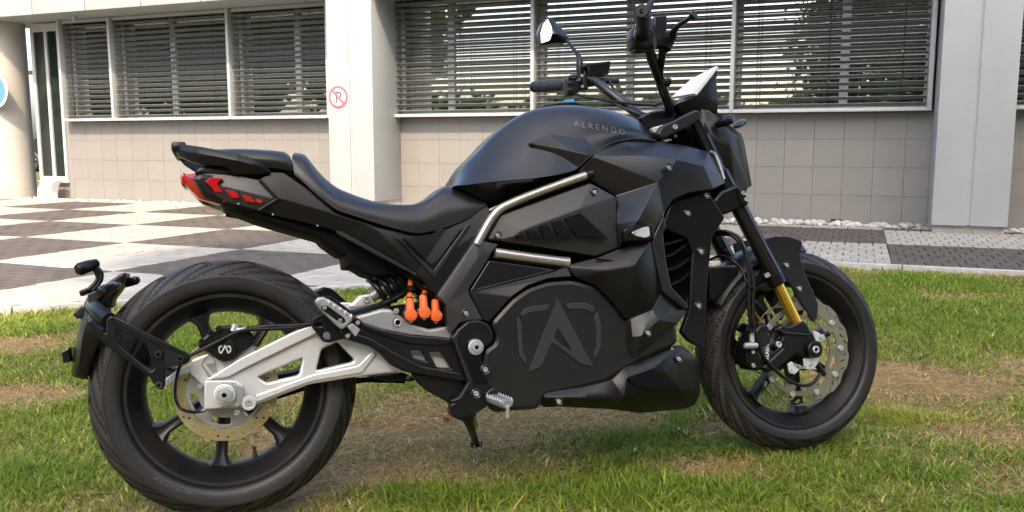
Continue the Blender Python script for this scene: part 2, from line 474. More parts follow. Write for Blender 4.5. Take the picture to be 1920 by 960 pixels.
for col in (True, False):
    V, F = [], []
    for b in BR[290:]:
        if b[4] != col or b[0] > 6 or b[0] < -20: continue
        k = len(V); h = random.uniform(.024, .028); x0, x1, y0, y1 = b[0] - b[2] / 2, b[0] + b[2] / 2, b[1] - b[3] / 2, b[1] + b[3] / 2; e = .004
        V += [(x0, y0, .013), (x1, y0, .013), (x1, y1, .013), (x0, y1, .013), (x0 + e, y0 + e, h), (x1 - e, y0 + e, h), (x1 - e, y1 - e, h), (x0 + e, y1 - e, h)]
        F += [(k + 4, k + 5, k + 6, k + 7)] + [(k + q, k + (q + 1) % 4, k + 4 + (q + 1) % 4, k + 4 + q) for q in range(4)]
    o = mobj("paver_field", V, F, M_['paver_white' if col else 'paver_dark'], paving, 0)
    o["kind"] = "stuff"
# kerb edging between lawn and paving
M_['kerb'] = mat("concrete_edging", (.42, .40, .36), .9, noise=(12, (.30, .28, .24), .45, .75), bump=(60, .4, .004))
kerb = empty("kerb_edging", (0, 0, 0), ROT_B)
tag(kerb, kind="structure")
for k in range(9):
    a0 = -.68 + k * 1.0
    box("kerb_stone", a0, a0 + .992, KERB_P - .06, KERB_P - .004, -.08, .034, M_['kerb'], kerb, .006)
for k in range(6):
    q0 = np.array([-.70, KERB_P - .02]) - k * np.array([.7071, .7071]); q1 = q0 - .99 * np.array([.7071, .7071]); nn = np.array([.7071, -.7071]) * .05
    c = [q0, q1, q1 + nn, q0 + nn]
    mobj("kerb_stone", [(*x, -.08) for x in c] + [(*x, .03) for x in c], [(4, 5, 6, 7), (0, 1, 5, 4), (1, 2, 6, 5), (2, 3, 7, 6), (3, 0, 4, 7)], M_['kerb'], kerb, 0)

# ---------------- the office building
WALL_P, BOX_P, GLASS_P, PIL_P = 10.15, 10.0, 10.22, 9.45
SILL_Z, SOFFIT_Z = 1.245, 2.78
M_['tile'] = mat("greige_tile", (.213, .200, .180), .55, noise=(1.1, (.176, .165, .148), .40, .75), var=.03)
M_['grout'] = mat("tile_grout", (.20, .188, .17), .9)
M_['clad'] = mat("white_cladding", (.365, .378, .372), .42, noise=(2.2, (.325, .332, .32), .4, .85))
M_['frame_white'] = mat("white_window_frame", (.41, .415, .405), .4)
M_['frame_grey'] = mat("grey_window_frame", (.34, .35, .35), .45)
M_['slat'] = mat("grey_blind_slat", (.235, .24, .23), .45, metal=.1, noise=(6, (.195, .20, .192), .4, .8), var=.07)
M_['cord'] = mat("dark_cord", (.02, .02, .02), .8)
def glass_material():
    m = bpy.data.materials.new("coated_window_glass"); m.use_nodes = True; nt = m.node_tree
    b = nt.nodes["Principled BSDF"]; b.inputs["Base Color"].default_value = (.012, .016, .015, 1); b.inputs["Roughness"].default_value = .02
    gl = nt.nodes.new("ShaderNodeBsdfGlossy"); gl.inputs["Roughness"].default_value = .015; gl.inputs["Color"].default_value = (.82, .86, .84, 1)
    lw = nt.nodes.new("ShaderNodeFresnel"); lw.inputs["IOR"].default_value = 7.0
    mx = nt.nodes.new("ShaderNodeMixShader")
    nt.links.new(lw.outputs[0], mx.inputs[0]); nt.links.new(b.outputs[0], mx.inputs[1]); nt.links.new(gl.outputs[0], mx.inputs[2])
    nt.links.new(mx.outputs[0], nt.nodes["Material Output"].inputs["Surface"])
    tc = nt.nodes.new("ShaderNodeTexCoord"); n = nt.nodes.new("ShaderNodeTexNoise"); n.inputs["Scale"].default_value = .9
    bp = nt.nodes.new("ShaderNodeBump"); bp.inputs["Strength"].default_value = .08; bp.inputs["Distance"].default_value = .01
    nt.links.new(tc.outputs["Object"], n.inputs["Vector"]); nt.links.new(n.outputs[0], bp.inputs["Height"]); nt.links.new(bp.outputs[0], gl.inputs["Normal"])
    return m
M_['glass'] = glass_material()
M_['dark_glass'] = mat("dark_glass", (.012, .018, .016), .04)
bld = empty("office_building", (0, 0, 0), ROT_B)
tag(bld, "long low office building with tiled base, white trim and a band of shuttered windows", "building")
# tiled base wall and its tiles
WL, WR = -11.66, 6.0
wall = box("wall", WL, WR, WALL_P + .012, WALL_P + .3, -.05, SILL_Z + .02, M_['grout'], bld)
TW, TH = .3075, .305
tshared = {}
def tile(a0, a1, z0, z1):
    k = (round(a1 - a0, 3), round(z1 - z0, 3))
    if k not in tshared:
        bm = bmesh.new(); bm_box(bm, 0, k[0], 0, .014, 0, k[1])
        bmesh.ops.bevel(bm, geom=[e for e in bm.edges if all(v.co.y < .001 for v in e.verts)], offset=.0015, segments=1, affect='EDGES')
        me = bpy.data.meshes.new("tile"); bm.to_mesh(me); bm.free(); finish(me, M_['tile'], 0); tshared[k] = me
    o = bpy.data.objects.new("tile", tshared[k]); o.location = (a0, WALL_P + random.uniform(-.0012, .0012), z0); link(o, wall)
rows = [(-.02, .036), (.036, .341), (.341, .646), (.646, .951), (.951, 1.235)]
for ri, (z0, z1) in enumerate(rows):
    c = math.floor((WL - .437) / TW)
    while True:
        a0 = .437 + c * TW; a1 = a0 + TW; c += 1
        if a0 > 4.2: break
        a0 = max(a0, WL)
        if a1 - a0 < .03 or (.68 < a0 and a1 < 1.33): continue
        tile(a0, a1 - .002, z0, z1 - .002)
box("wall_core", -12.3, WR, WALL_P + .31, WALL_P + 3, -.05, 4.2, M_['grout'], bld)
box("low_wall", -12.32, WL - .004, WALL_P + .02, WALL_P + .3, -.05, .30, M_['tile'], bld)
# soffit and fascia
soffit = box("soffit", -18, 8, 9.43, WALL_P + .4, SOFFIT_Z, SOFFIT_Z + .05, M_['clad'], bld)
k = 0
for c in range(-8, 14):
    a0 = -11.32 + c * 1.03
    if a0 > -6.4: break
    box("fascia_panel", a0 + .005, a0 + 1.025, 9.40, 9.426, SOFFIT_Z - .012, SOFFIT_Z + .9, M_['clad'], bld, .003)
for a0, a1 in ((-5.6, -2.5), (-2.49, .66), (1.36, 4.4)):
    box("fascia_panel", a0, a1, 9.40, 9.426, SOFFIT_Z - .012, SOFFIT_Z + .9, M_['clad'], bld, .003)
cyl("down_light", (-10.95, 9.8, SOFFIT_Z - .075), (-10.95, 9.8, SOFFIT_Z + .01), .035, M_['clad'], bld)
# windows: a boxed surround that stands proud of the wall, glass behind, frames and blinds
BAYS = [(-11.53, -10.51), (-10.51, -8.32), (-8.32, -6.68), (-5.70, -3.755), (-3.755, -1.376), (-1.376, .632), (1.36, 3.6)]
SUB = {1: [-9.50], 2: [-7.30], 3: [-4.95], 4: [-2.60], 5: [-.21], 6: [2.3]}
WIN_LABEL = []
for k, (a0, a1) in enumerate(BAYS):
    win = box("window", a0 + .02, a1 - .02, BOX_P, BOX_P + .24, SILL_Z, SILL_Z + .035, M_['frame_white'], bld, .003)          # the sill is the window's own mesh
    box("sill_lip", a0 + .021, a1 - .021, BOX_P - .012, BOX_P - .002, SILL_Z - .004, SILL_Z + .022, M_['frame_white'], win, .002)
    box("mullion", a1 - .022, a1 + .022, BOX_P - .004, BOX_P + .2, SILL_Z - .002, SOFFIT_Z - .004, M_['frame_white'], win, .003)
    if k in (0, 3, 6): box("mullion", a0 - .022, a0 + .022, BOX_P - .006, BOX_P + .2, SILL_Z - .002, SOFFIT_Z - .004, M_['frame_white'], win, .003)
    edges = [a0] + SUB.get(k, []) + [a1]
    for e0, e1 in zip(edges[:-1], edges[1:]):
        l, r_ = e0 + (.045 if e0 != a0 else .075), e1 - .045
        mobj("pane", [(l, GLASS_P + .03, SILL_Z + .09), (r_, GLASS_P + .03, SILL_Z + .09), (r_, GLASS_P + .03, SOFFIT_Z), (l, GLASS_P + .03, SOFFIT_Z),
                      (l, GLASS_P + .036, SILL_Z + .09), (r_, GLASS_P + .036, SILL_Z + .09), (r_, GLASS_P + .036, SOFFIT_Z), (l, GLASS_P + .036, SOFFIT_Z)],
             [(0, 1, 2, 3), (7, 6, 5, 4), (0, 4, 5, 1), (1, 5, 6, 2), (2, 6, 7, 3), (3, 7, 4, 0)], M_['glass'], win, 0)
    for i, e in enumerate(edges):
        w0, w1 = (e + .022, e + .075) if i == 0 else ((e - .045, e - .022) if i == len(edges) - 1 else (e - .045, e + .045))
        box("frame_bar", w0, w1, GLASS_P, GLASS_P + .05, SILL_Z + .036, SOFFIT_Z - .003, M_['frame_grey'], win)
    box("frame_rail", a0 + .076, a1 - .046, GLASS_P + .002, GLASS_P + .048, SILL_Z + .036, SILL_Z + .092, M_['frame_grey'], win)
    # backing, so nothing shows behind the glass
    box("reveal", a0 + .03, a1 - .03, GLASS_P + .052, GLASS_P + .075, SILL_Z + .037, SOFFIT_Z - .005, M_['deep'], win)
# venetian blinds in front of the glass
def slat_mesh(L):
    prof = [(-.040, -.0075), (-.034, -.0022), (-.015, .0015), (.015, .0015), (.034, -.0022), (.040, -.0075)]
    t = -R(20)                                  # outer edge tilted up
    V = []
    for s in (0, L):
        for off in (0, -.0012):
            for y, z in prof:
                V.append((s, y * math.cos(t) - (z + off) * math.sin(t), y * math.sin(t) + (z + off) * math.cos(t)))
    n = len(prof); F = []
    for i in range(n - 1):
        F += [(i, i + 1, 2 * n + i + 1, 2 * n + i), (n + i + 1, n + i, 3 * n + i, 3 * n + i + 1)]
    F += [(0, 2 * n, 3 * n, n), (n - 1, 2 * n - 1, 4 * n - 1, 3 * n - 1)]
    me = bpy.data.meshes.new("slat"); me.from_pydata(V, [], F); finish(me, M_['slat'], 40); return me
BL = ["grey venetian blind in the narrow window beside the round column",
      "wide grey venetian blind second from the round column, left of the no parking pillar",
      "grey venetian blind directly left of the white pillar with the no parking sign",
      "grey venetian blind directly right of the white pillar with the no parking sign",
      "grey venetian blind behind the motorcycle's handlebar and mirror",
      "grey venetian blind left of the right white pillar, a tree mirrored in its window",
      "grey venetian blind at the right edge, beyond the right white pillar"]
for k, (a0, a1) in enumerate(BAYS):
    bl = empty("venetian_blind", tuple(a0 * BB + (BOX_P + .09) * NB + np.array([0, 0, SILL_Z])), ROT_B)
    tag(bl, BL[k], "blind", "outdoor venetian blinds along the facade")
    L = a1 - a0 - .06
    sm = slat_mesh(L)
    z = .075
    while z < SOFFIT_Z - SILL_Z - .08:
        o = bpy.data.objects.new("slat", sm); o.location = (.03 + random.uniform(-.002, .002), random.uniform(-.002, .002), z + random.uniform(-.0012, .0012))
        o.rotation_euler = (random.uniform(-.06, .06), random.uniform(-.0022, .0022), 0)
        link(o, bl); z += .0755
    box("head_rail", .03, .03 + L, -.04, .04, SOFFIT_Z - SILL_Z - .055, SOFFIT_Z - SILL_Z - .006, M_['frame_grey'], bl, .004)
    for f in ((.16, .84) if L < 1.7 else (.12, .5, .88)):
        for dy in (-.044, .044):
            tube("cord", [(.03 + L * f, dy, .046), (.03 + L * f, dy, SOFFIT_Z - SILL_Z - .05)], .0026, M_['cord'], bl, seg=5)
# narrow glazed strip beside the round column
nw = empty("strip_window", tuple(-12.28 * BB + (WALL_P - .02) * NB + np.array([0, 0, .31])), ROT_B)
tag(nw, "tall narrow two pane window at the building's left end beside the round column", "window")
HW = SOFFIT_Z - .31 - .02
for x0, x1 in ((0, .06), (.29, .35), (.56, .615)): box("frame_bar", x0, x1, 0, .06, 0, HW, M_['frame_white'], nw)
for x0, x1 in ((.06, .29), (.35, .56)):
    box("frame_bar", x0, x1, .002, .058, 0, .07, M_['frame_white'], nw); box("frame_bar", x0, x1, .002, .058, HW - .12, HW, M_['frame_white'], nw)
for x0, x1 in ((.06, .29), (.35, .56)): box("pane", x0 - .004, x1 + .004, .025, .033, .06, HW - .1, M_['dark_glass'], nw)
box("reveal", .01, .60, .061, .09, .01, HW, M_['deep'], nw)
box("sill", -.02, .63, -.02, .05, -.03, -.002, M_['frame_white'], nw, .003)

# clad pillars
def pillar(a0, ag, a1, z0, label, ped):
    e = empty("white_pillar", tuple((a0 + a1) / 2 * BB + PIL_P * NB + np.array([0, 0, 0])), ROT_B)
    tag(e, label, "pillar", "white clad pillars of the facade")
    h = (a1 - a0) / 2; g = ag - (a0 + a1) / 2
    dp = WALL_P - PIL_P - .006
    for x0, x1 in ((-h, g - .011), (g + .011, h)):
        box("cladding_panel", x0, x1, 0, dp - .004, z0, SOFFIT_Z + 1.2, M_['clad'], e, .004)
    box("joint_strip", g - .0105, g + .0105, .012, dp - .01, z0 + .01, SOFFIT_Z + 1.19, M_['frame_grey'], e)
    box("core", -h + .015, h - .015, .06, dp, 0, z0 - .002, M_['kerb'], e)
    for z in (.55, 1.02, 1.65, 2.3): cyl("rivet", (g, .004, z), (g, .014, z), .007, M_['frame_grey'], e, seg=8)
    return e
pillar(-6.313, -5.987, -5.66, .17, "white clad pillar carrying the no parking sign, left of the motorcycle's tank", True)
pillar(.68, 1.008, 1.343, .105, "white clad pillar at the right, raised above the pebbles, without a sign", True)

# no parking sign stuck on the left pillar
def disc(name, r, y, m, parent, r0=0, seg=48, sx=1.):
    V, F = [], []
    for i in range(seg):
        w = 2 * math.pi * i / seg
        V += [(r * math.cos(w) * sx, y, r * math.sin(w)), (r0 * math.cos(w) * sx, y, r0 * math.sin(w)), (r * math.cos(w) * sx, y + .0018, r * math.sin(w)), (r0 * math.cos(w) * sx, y + .0018, r0 * math.sin(w))]
    for i in range(seg):
        a, b = 4 * i, 4 * ((i + 1) % seg)
        F += [(a, b, b + 1, a + 1), (a, a + 2, b + 2, b)]
    return mobj(name, V, F, m, parent, 0)
M_['sign_red'] = mat("faded_sign_red", (.62, .09, .11), .5, noise=(20, (.66, .16, .17), .4, .8))
M_['sign_black'] = mat("sign_black", (.03, .03, .03), .5)
M_['sign_blue'] = mat("sign_blue", (.10, .22, .42), .35)
sg = empty("no_parking_sign", tuple(-6.158 * BB + (PIL_P - .003) * NB + np.array([0, 0, 1.483])), ROT_B)
tag(sg, "round red and white no parking sign with a struck out black P", "sign")
disc("sign_face", .135, -.001, M_['white'], sg); disc("sign_ring", .139, -.003, M_['sign_red'], sg, .108)
me = text_mesh("P", .20, .0006); me.transform(Matrix.Translation((0, -.0025, -.072)) @ Matrix.Rotation(R(90), 4, 'X') @ Matrix.Diagonal((1.05, 1, 1, 1)))
finish(me, M_['sign_black'], 0); me.name = "letter"; link(bpy.data.objects.new("letter", me), sg)
mobj("slash", [(-.088, -.0045, .064), (-.064, -.0045, .088), (.088, -.0045, -.064), (.064, -.0045, -.088)], [(0, 3, 2, 1)], M_['sign_red'], sg, 0)

# round column with its sign
colm = empty("round_column", tuple(-12.76 * BB + 10.0 * NB), ROT_B)
tag(colm, "thick round cream column under the canopy at the left edge", "column")
M_['column'] = mat("cream_render", (.385, .363, .315), .75, noise=(2, (.34, .32, .28), .4, .8), bump=(120, .2, .002))
lathe_z = lambda prof, seg=64: [(r * math.cos(2 * math.pi * i / seg), r * math.sin(2 * math.pi * i / seg), z) for i in range(seg) for r, z in prof]
pr = [(.352, .0), (.352, .155), (.346, .158), (.346, .162), (.35, .165), (.35, SOFFIT_Z - .002)]
mobj("shaft", lathe_z(pr), grid_faces(64, len(pr), closed_n=True), M_['column'], colm, 30)
rs = empty("blue_round_sign", tuple((W_at(14, 170, 9.62)[0] - .27) * BB + 9.62 * NB + np.array([0, 0, W_at(23, 168, 9.62)[1]])), ROT_B)
tag(rs, "blue and white round sign on the cream column, cut by the left edge", "sign")
disc("sign_face", .27, .0, M_['white'], rs); disc("sign_field", .225, -.003, M_['sign_blue'], rs); box("bracket", -.05, .05, .004, .06, -.04, .04, M_['frame_grey'], rs)

# white curved floor lamp at the wall's foot
(la0, lz0), (la1, lz1) = W_at(76, 372, 9.93), W_at(114, 341, 9.93)
lw = la1 - la0
prof = [(0, 0), (.02, .12), (.07, .19), (.14, .225), (.21, .235), (.27, .225), (.30, .205), (.245, .185), (.215, .15), (.195, .09), (.185, 0)]
lamp = empty("floor_lamp", tuple((la0 - .02) * BB + 9.88 * NB + np.array([0, 0, .01])), ROT_B)
tag(lamp, "small white curved floor lamp on the pebbles at the foot of the strip window", "lamp")
pl = rounded([np.array(p) * (lw / .30) for p in prof], .012)
n = len(pl)
V = [(p[0], y, p[1]) for y in (0, .14) for p in pl]
mobj("hood", V, [tuple(range(n)), tuple(range(n, 2 * n))[::-1]] + [(i, n + i, n + (i + 1) % n, (i + 1) % n) for i in range(n)], M_['white'], lamp, 40)
box("lens", lw * .26, lw * .52, -.004, .0, lw * .10, lw * .62, M_['screen'], lamp, .001)
box("foot", lw * .05, lw * .95, .02, .12, -.02, .012, M_['frame_grey'], lamp, .003)

# wall vent
va, vz = W_at(1568, 414.5, WALL_P)
ve = empty("wall_vent", tuple(va * BB + (WALL_P - .004) * NB + np.array([0, 0, vz])), ROT_B)
tag(ve, "small black vent low in the tiled wall above the pebbles", "vent")
for q in ((-.055, .055, .014, .02), (-.055, .055, -.02, -.014), (-.055, -.047, -.0139, .0139), (.047, .055, -.0139, .0139)): box("frame_bar", q[0], q[1], -.012, -.002, q[2], q[3], M_['deep'], ve)
for z in (-.007, 0, .007): box("slat", -.047, .047, -.008, -.001, z - .002, z + .0015, M_['plastic'], ve)

# pebbles along the wall
M_['pebble'] = mat("pale_pebble", (.42, .41, .385), .7, noise=(20, (.34, .33, .30), .4, .75), var=.22)
M_['gravel'] = mat("gravel_bed", (.34, .31, .27), .95, noise=(60, (.5, .47, .42), .45, .6), bump=(80, .8, .01))
bed = box("gravel_bed", -20, 8, 9.80, WALL_P + .02, -.06, .018, M_['gravel']); bed.rotation_euler = ROT_B
tag(bed, kind="structure")
def pebble_mesh(seed):
    r = np.random.default_rng(seed); bm = bmesh.new(); bmesh.ops.create_icosphere(bm, subdivisions=2, radius=1)
    k = r.normal(size=(4, 3))
    for v in bm.verts:
        c = np.array(v.co); v.co *= 1 + .10 * sum(math.sin(2.2 * (c @ q)) for q in k) / 2
        v.co.z *= .62; v.co.y *= .8
    me = bpy.data.meshes.new("pebble"); bm.to_mesh(me); bm.free(); return finish(me, M_['pebble'], 60)
PM = [pebble_mesh(s) for s in range(6)]
def scatter_pebbles(n, a_lo, a_hi, s_lo, s_hi):
    for _ in range(n):
        s = random.uniform(s_lo, s_hi)
        a = random.uniform(a_lo, a_hi); p = random.uniform(9.85, 10.10)
        o = bpy.data.objects.new("pebble", random.choice(PM))
        w = a * BB + p * NB
        o.location = (w[0], w[1], .018 + s * .45); o.scale = (s, s, s); o.rotation_euler = (random.uniform(-.4, .4), random.uniform(-.4, .4), random.uniform(0, 6.28))
        link(o); tag(o, "pale rounded pebble in the strip along the foot of the building's wall", "pebble", "pale pebbles along the wall")
scatter_pebbles(120, -1.5, .62, .022, .055)
scatter_pebbles(100, -12.4, -8.2, .015, .035)
scatter_pebbles(20, .75, 1.6, .02, .04)
V, F = [], []
base = [(np.array(v.co), None) for v in PM[0].vertices]; bf = [tuple(p.vertices) for p in PM[0].polygons]
for _ in range(900):
    s = random.uniform(.010, .022); a = random.uniform(-13, 4); p = random.uniform(9.83, 10.12); k = len(V); w = random.uniform(0, 6.28)
    for c, _n in base:
        V.append((a + s * (c[0] * math.cos(w) - c[1] * math.sin(w)), p + s * (c[0] * math.sin(w) + c[1] * math.cos(w)), .02 + s * .3 + s * c[2]))
    F += [tuple(i + k for i in f) for f in bf]
gf = mobj("small_gravel", V, F, M_['pebble'], None, 60); gf.rotation_euler = ROT_B
tag(gf, "pale fine gravel filling the strip along the wall", "gravel", kind="stuff")

# what shows in the gap between column and building: a pale hall and a parked car
hall = empty("pale_hall", tuple(-30 * BB + 34 * NB), ROT_B)
tag(hall, "pale panelled hall far behind, seen between the round column and the strip window", "building")
box("wall", -10, 14, 0, 8, 0, 6, M_['tile'], hall)
for x in range(-9, 14, 2): box("panel_joint", x, x + .06, -.02, -.001, 0, 6, M_['frame_grey'], hall)
box("ledge", -10, 14, -.08, -.021, 2.3, 2.42, M_['frame_grey'], hall)
box("canopy", -10, 14, -3, -.1, 4.4, 4.8, M_['frame_grey'], hall)
_g = ground_at(61, 321)
car = empty("parked_car", tuple((_g @ BB + 1.3) * BB + (_g @ NB + .9) * NB), ROT_B)
tag(car, "dark parked car glimpsed between the round column and the strip window", "car")
M_['car'] = mat("dark_car_paint", (.02, .022, .024), .2, coat=.7)
side = [(-2.1, .25), (-2.15, .6), (-2.0, .85), (-1.35, .95), (-.7, 1.38), (.6, 1.42), (1.35, 1.0), (2.0, .88), (2.15, .55), (2.1, .25)]
sd = [tuple(q) for q in rounded(side, .12)]
n = len(sd)
V = [(x, y, z) for y, sx in ((-.85, .97), (-.78, 1.), (.78, 1.), (.85, .97)) for x, z in [(a * sx, .25 + (b - .25) * sx) for a, b in sd]]
F = [tuple(range(n)), tuple(range(3 * n, 4 * n))[::-1]] + [(r * n + i, (r + 1) * n + i, (r + 1) * n + (i + 1) % n, r * n + (i + 1) % n) for r in range(3) for i in range(n)]
mobj("body", V, F, M_['car'], car, 40)
mobj("side_window", [(-1.15, -.853, .98), (1.1, -.853, 1.0), (.5, -.835, 1.33), (-.6, -.835, 1.30)], [(0, 1, 2, 3)], M_['glass'], car, 0)
for x in (-1.3, 1.3):
    w_ = lathe("wheel", [(.20, -.9), (.29, -.905), (.32, -.87), (.32, -.72), (.2, -.72)], M_['rubber'], car, (x, 0, .32), 32)
    for q in range(5):
        t = q * 2 * math.pi / 5 + .3
        tube("rim_spoke", [(x, -.9, .32), (x + .22 * math.cos(t), -.9, .32 + .22 * math.sin(t))], .025, M_['bolt'], w_, seg=8)
box("headlight", 1.85, 2.08, -.80, -.5, .62, .74, M_['screen'], car, .02)

# ================================================================== THE MOTORCYCLE
bike = bpy.data.objects.new("motorcycle", None); COL.objects.link(bike)
bike.matrix_world = Matrix(((_f[0], _lf[0], _u[0], BIKE_O[0]), (_f[1], _lf[1], _u[1], BIKE_O[1]), (_f[2], _lf[2], _u[2], BIKE_O[2]), (0, 0, 0, 1)))
tag(bike, "matte black electric naked motorcycle leaning on its side stand on the grass", "motorcycle")
PL, SA, GR, DK = M_['plastic'], M_['satin'], M_['grey_plastic'], M_['deep']

# a socket head bolt, shared by every bolt on the machine
def bolt_mesh():
    pr = [(0.0, .2), (.42, .2), (.44, -.35), (.5, -.42), (.9, -.42), (1., -.3), (1., .35)]
    th = [2 * math.pi * i / 16 for i in range(16)]
    V = [(r * math.cos(t), y, r * math.sin(t)) for t in th for r, y in pr]
    me = bpy.data.meshes.new("bolt"); me.from_pydata(V, [], grid_faces(16, len(pr), closed_n=True)); return finish(me, M_['bolt'], 35)
BOLT = bolt_mesh()
def cup_mesh():
    pr = [(0.9, -.05), (1.5, -.05), (1.75, -.22), (1.95, -.10), (2.0, .1)]
    V = [(r * math.cos(2 * math.pi * i / 20), y, r * math.sin(2 * math.pi * i / 20)) for i in range(20) for r, y in pr]
    me = bpy.data.meshes.new("bolt_cup"); me.from_pydata(V, [], grid_faces(20, len(pr), closed_n=True)); return finish(me, M_['gloss'], 35)
CUP = cup_mesh()
def bolt(px, py, y, parent, r=.0062, cup=False):
    r *= .86
    o = bpy.data.objects.new("bolt", BOLT); o.location = S(px, py, y); o.scale = (r, r, r); link(o, parent)
    if cup:
        c = bpy.data.objects.new("bolt_cup", CUP); c.location = S(px, py, y - .001); c.scale = (r, r, r); link(c, parent)

# ---------------- wheels
M_['groove'] = mat("clean_rubber", (.0035, .0035, .0035), .7)
def make_wheel(c, ff, fl, fu, Rt, w, drop, bead_w, grooves, skew, spoke0, rear):
    c = np.asarray(c)
    put = lambda V: V[:, :1] * ff + V[:, 1:2] * fl + V[:, 2:] * fu + c
    k = .98 if rear else 1.0
    prof = [(.196, -bead_w + .022), (.202, -bead_w + .006), (.219, -bead_w - .001), (.229, -bead_w - .003), (.2315, -bead_w + .001), (.2285, -bead_w + .005), (.216, -bead_w + .010), (.2, -bead_w + .03)]
    inner = [(.186, -bead_w * .35), (.181, 0), (.186, bead_w * .35), (.196, bead_w - .022), (.202, bead_w - .006), (.219, bead_w + .001), (.229, bead_w + .003), (.2315, bead_w - .001), (.216, bead_w - .01), (.2, bead_w - .03), (.193, 0), (.2, -bead_w + .03)]
    bw = bead_w
    loop = [(.2315, -bw + .001), (.2295, -bw - .003), (.2215, -bw - .002), (.217, -bw + .004), (.207, -bw + .018), (.197, -bw + .036), (.189, -bw * .3), (.186, 0), (.189, bw * .3), (.197, bw - .036), (.207, bw - .018), (.217, bw - .004), (.2215, bw + .002), (.2295, bw + .003), (.2315, bw - .001), (.222, bw - .012), (.205, bw * .4), (.198, 0), (.205, -bw * .4), (.222, -bw + .012)]
    if not rear: loop = [q for q in loop if abs(abs(q[1]) - (bw - .036)) > .001]
    rim = lathe("wheel", loop, M_['rim'], bike, c, 96, 40, ff, fl, fu, closed=True)
    # tyre with cut tread grooves
    seg = 840
    s = np.linspace(-1, 1, 45)
    side = [(.222, bead_w - .012), (.2285, bead_w - .004), (.2322, bead_w + .001), (.234, bead_w + .006), (.239, w * .95), (.248, w * .985), (.258, w * 1.0), (Rt - drop - .0035, w * 1.002), (Rt - drop - .003, w * 1.018), (Rt - drop + .001, w * 1.012), (Rt - drop + .002, w * .99)]
    P = [(r, -y) for r, y in side] + [(Rt - drop * abs(q)**2.15, w * .978 * q) for q in s] + [(r, y) for r, y in side[::-1]]
    P = np.array(P); n0 = len(side)
    th = np.linspace(0, 2 * math.pi, seg, endpoint=False)
    Rr = np.repeat(P[None, :, 0], seg, 0); Yy = np.repeat(P[None, :, 1], seg, 0)
    per = 2 * math.pi / grooves
    sa = np.zeros(len(P)); sa[n0:n0 + 45] = s
    DEP = np.zeros((seg, len(P)))
    for j in range(n0, n0 + 45):
        q = sa[j]; x = abs(q)
        dep = np.zeros(seg)
        sgn = 1 if q > 0 else -1
        for lo, hi, off, cv in ((.12, .97, 0., .62), (.50, .97, .5, .45), (.22, .55, .52, -.2)):
            if lo < x < hi:
                t0 = off * per + (.25 * per if sgn > 0 else 0) + skew * (cv * (x - .5) + .5 * (x - .5)**2)
                d = (th - t0 + per / 2) % per - per / 2
                wd = (.0058 if rear else .0045) / Rt * (1.0 if lo < .5 else .7)
                dep = np.maximum(dep, np.clip(1.6 - np.abs(d) / wd, 0, 1))
        Rr[:, j] -= .0062 * dep; DEP[:, j] = dep
    V = np.stack([Rr * np.cos(th)[:, None], Yy, Rr * np.sin(th)[:, None]], -1).reshape(-1, 3)
    tyre = mobj("tyre", put(V), grid_faces(seg, len(P), closed_n=True), M_['rubber'], rim, 50)
    tyre.data.materials.append(M_['sidewall'])
    mi = np.zeros((seg, len(P) - 1), int); mi[:, :n0 - 1] = 1; mi[:, -(n0 - 1):] = 1
    tyre.data.materials.append(M_['groove'])
    dj = np.maximum(DEP[:, :-1], DEP[:, 1:]); dj = np.maximum(dj, np.roll(dj, -1, 0)); mi[dj > .35] = 2
    tyre.data.polygons.foreach_set("material_index", mi.ravel())
    # hub and spokes
    hub = lathe("hub", [(.016, -.06), (.045, -.06), (.05, -.055), (.052, .0), (.05, .055), (.045, .06), (.016, .06)], M_['rim'], rim, c, 40, 35, ff, fl, fu)
    for q in range(7):
        a = spoke0 + q * 2 * math.pi / 7
        er, et = np.array([math.cos(a), 0, math.sin(a)]), np.array([-math.sin(a), 0, math.cos(a)])
        rows_ = []
        for rr, hw, hy in ((.038, .020, .026), (.07, .0165, .024), (.12, .0135, .020), (.165, .0145, .021), (.180, .022, .026), (.190, .034, .030)):
            rows_.append([rr * er + u * hw * et + np.array([0, v * hy, 0]) for u, v in ((-1, -.55), (-.62, -1), (-.30, -.78), (.30, -.78), (.62, -1), (1, -.55), (1, .6), (.5, 1), (-.5, 1), (-1, .6))])
        V = np.array(rows_).reshape(-1, 3)
        mobj("spoke", put(V), grid_faces(len(rows_), 10, closed_m=True), M_['rim'], rim, 45)
    return rim, put
def ring_text(s, r0, phi, size, side_y, put, parent, m, rb=.0006):
    me = text_mesh(s, size, rb)
    n = len(me.vertices); co = np.zeros(n * 3); me.vertices.foreach_get("co", co); co = co.reshape(-1, 3)
    a = phi - co[:, 0] / r0; rr = r0 + co[:, 1]
    V = np.stack([rr * np.cos(a), -side_y - co[:, 2], rr * np.sin(a)], -1)
    me.vertices.foreach_set("co", put(V).ravel()); finish(me, m, 0); me.name = "lettering"
    link(bpy.data.objects.new("lettering", me), parent)
M_['letter'] = mat("raised_rubber", (.075, .072, .068), .5)
EX, EY, EZ = np.array([1., 0, 0]), np.array([0, 1., 0]), np.array([0, 0, 1.])
RC = np.array([0., 0., .314])
rear, rput = make_wheel(RC, EX, EY, EZ, .315, .090, .043, .072, 17, .9, R(57 - 51.43), True)
rear["label"] = "wide rear wheel with black seven spoke rim"
ring_text("180/55-17 M/C", .2425, R(240), .0165, .0893, rput, rear, M_['letter'])
ring_text("DOT 1UE TMK035", .2445, R(304), .0120, .0896, rput, rear, M_['letter'])
_ax = np.array([-math.sin(R(25)), 0, math.cos(R(25))])
def rotax(v, d): return v * math.cos(d) + np.cross(_ax, v) * math.sin(d) + _ax * (_ax @ v) * (1 - math.cos(d))
STEER = -.0367; WB = 1.6036
_o = np.array([WB - .035 / math.cos(R(25)), 0, .298])
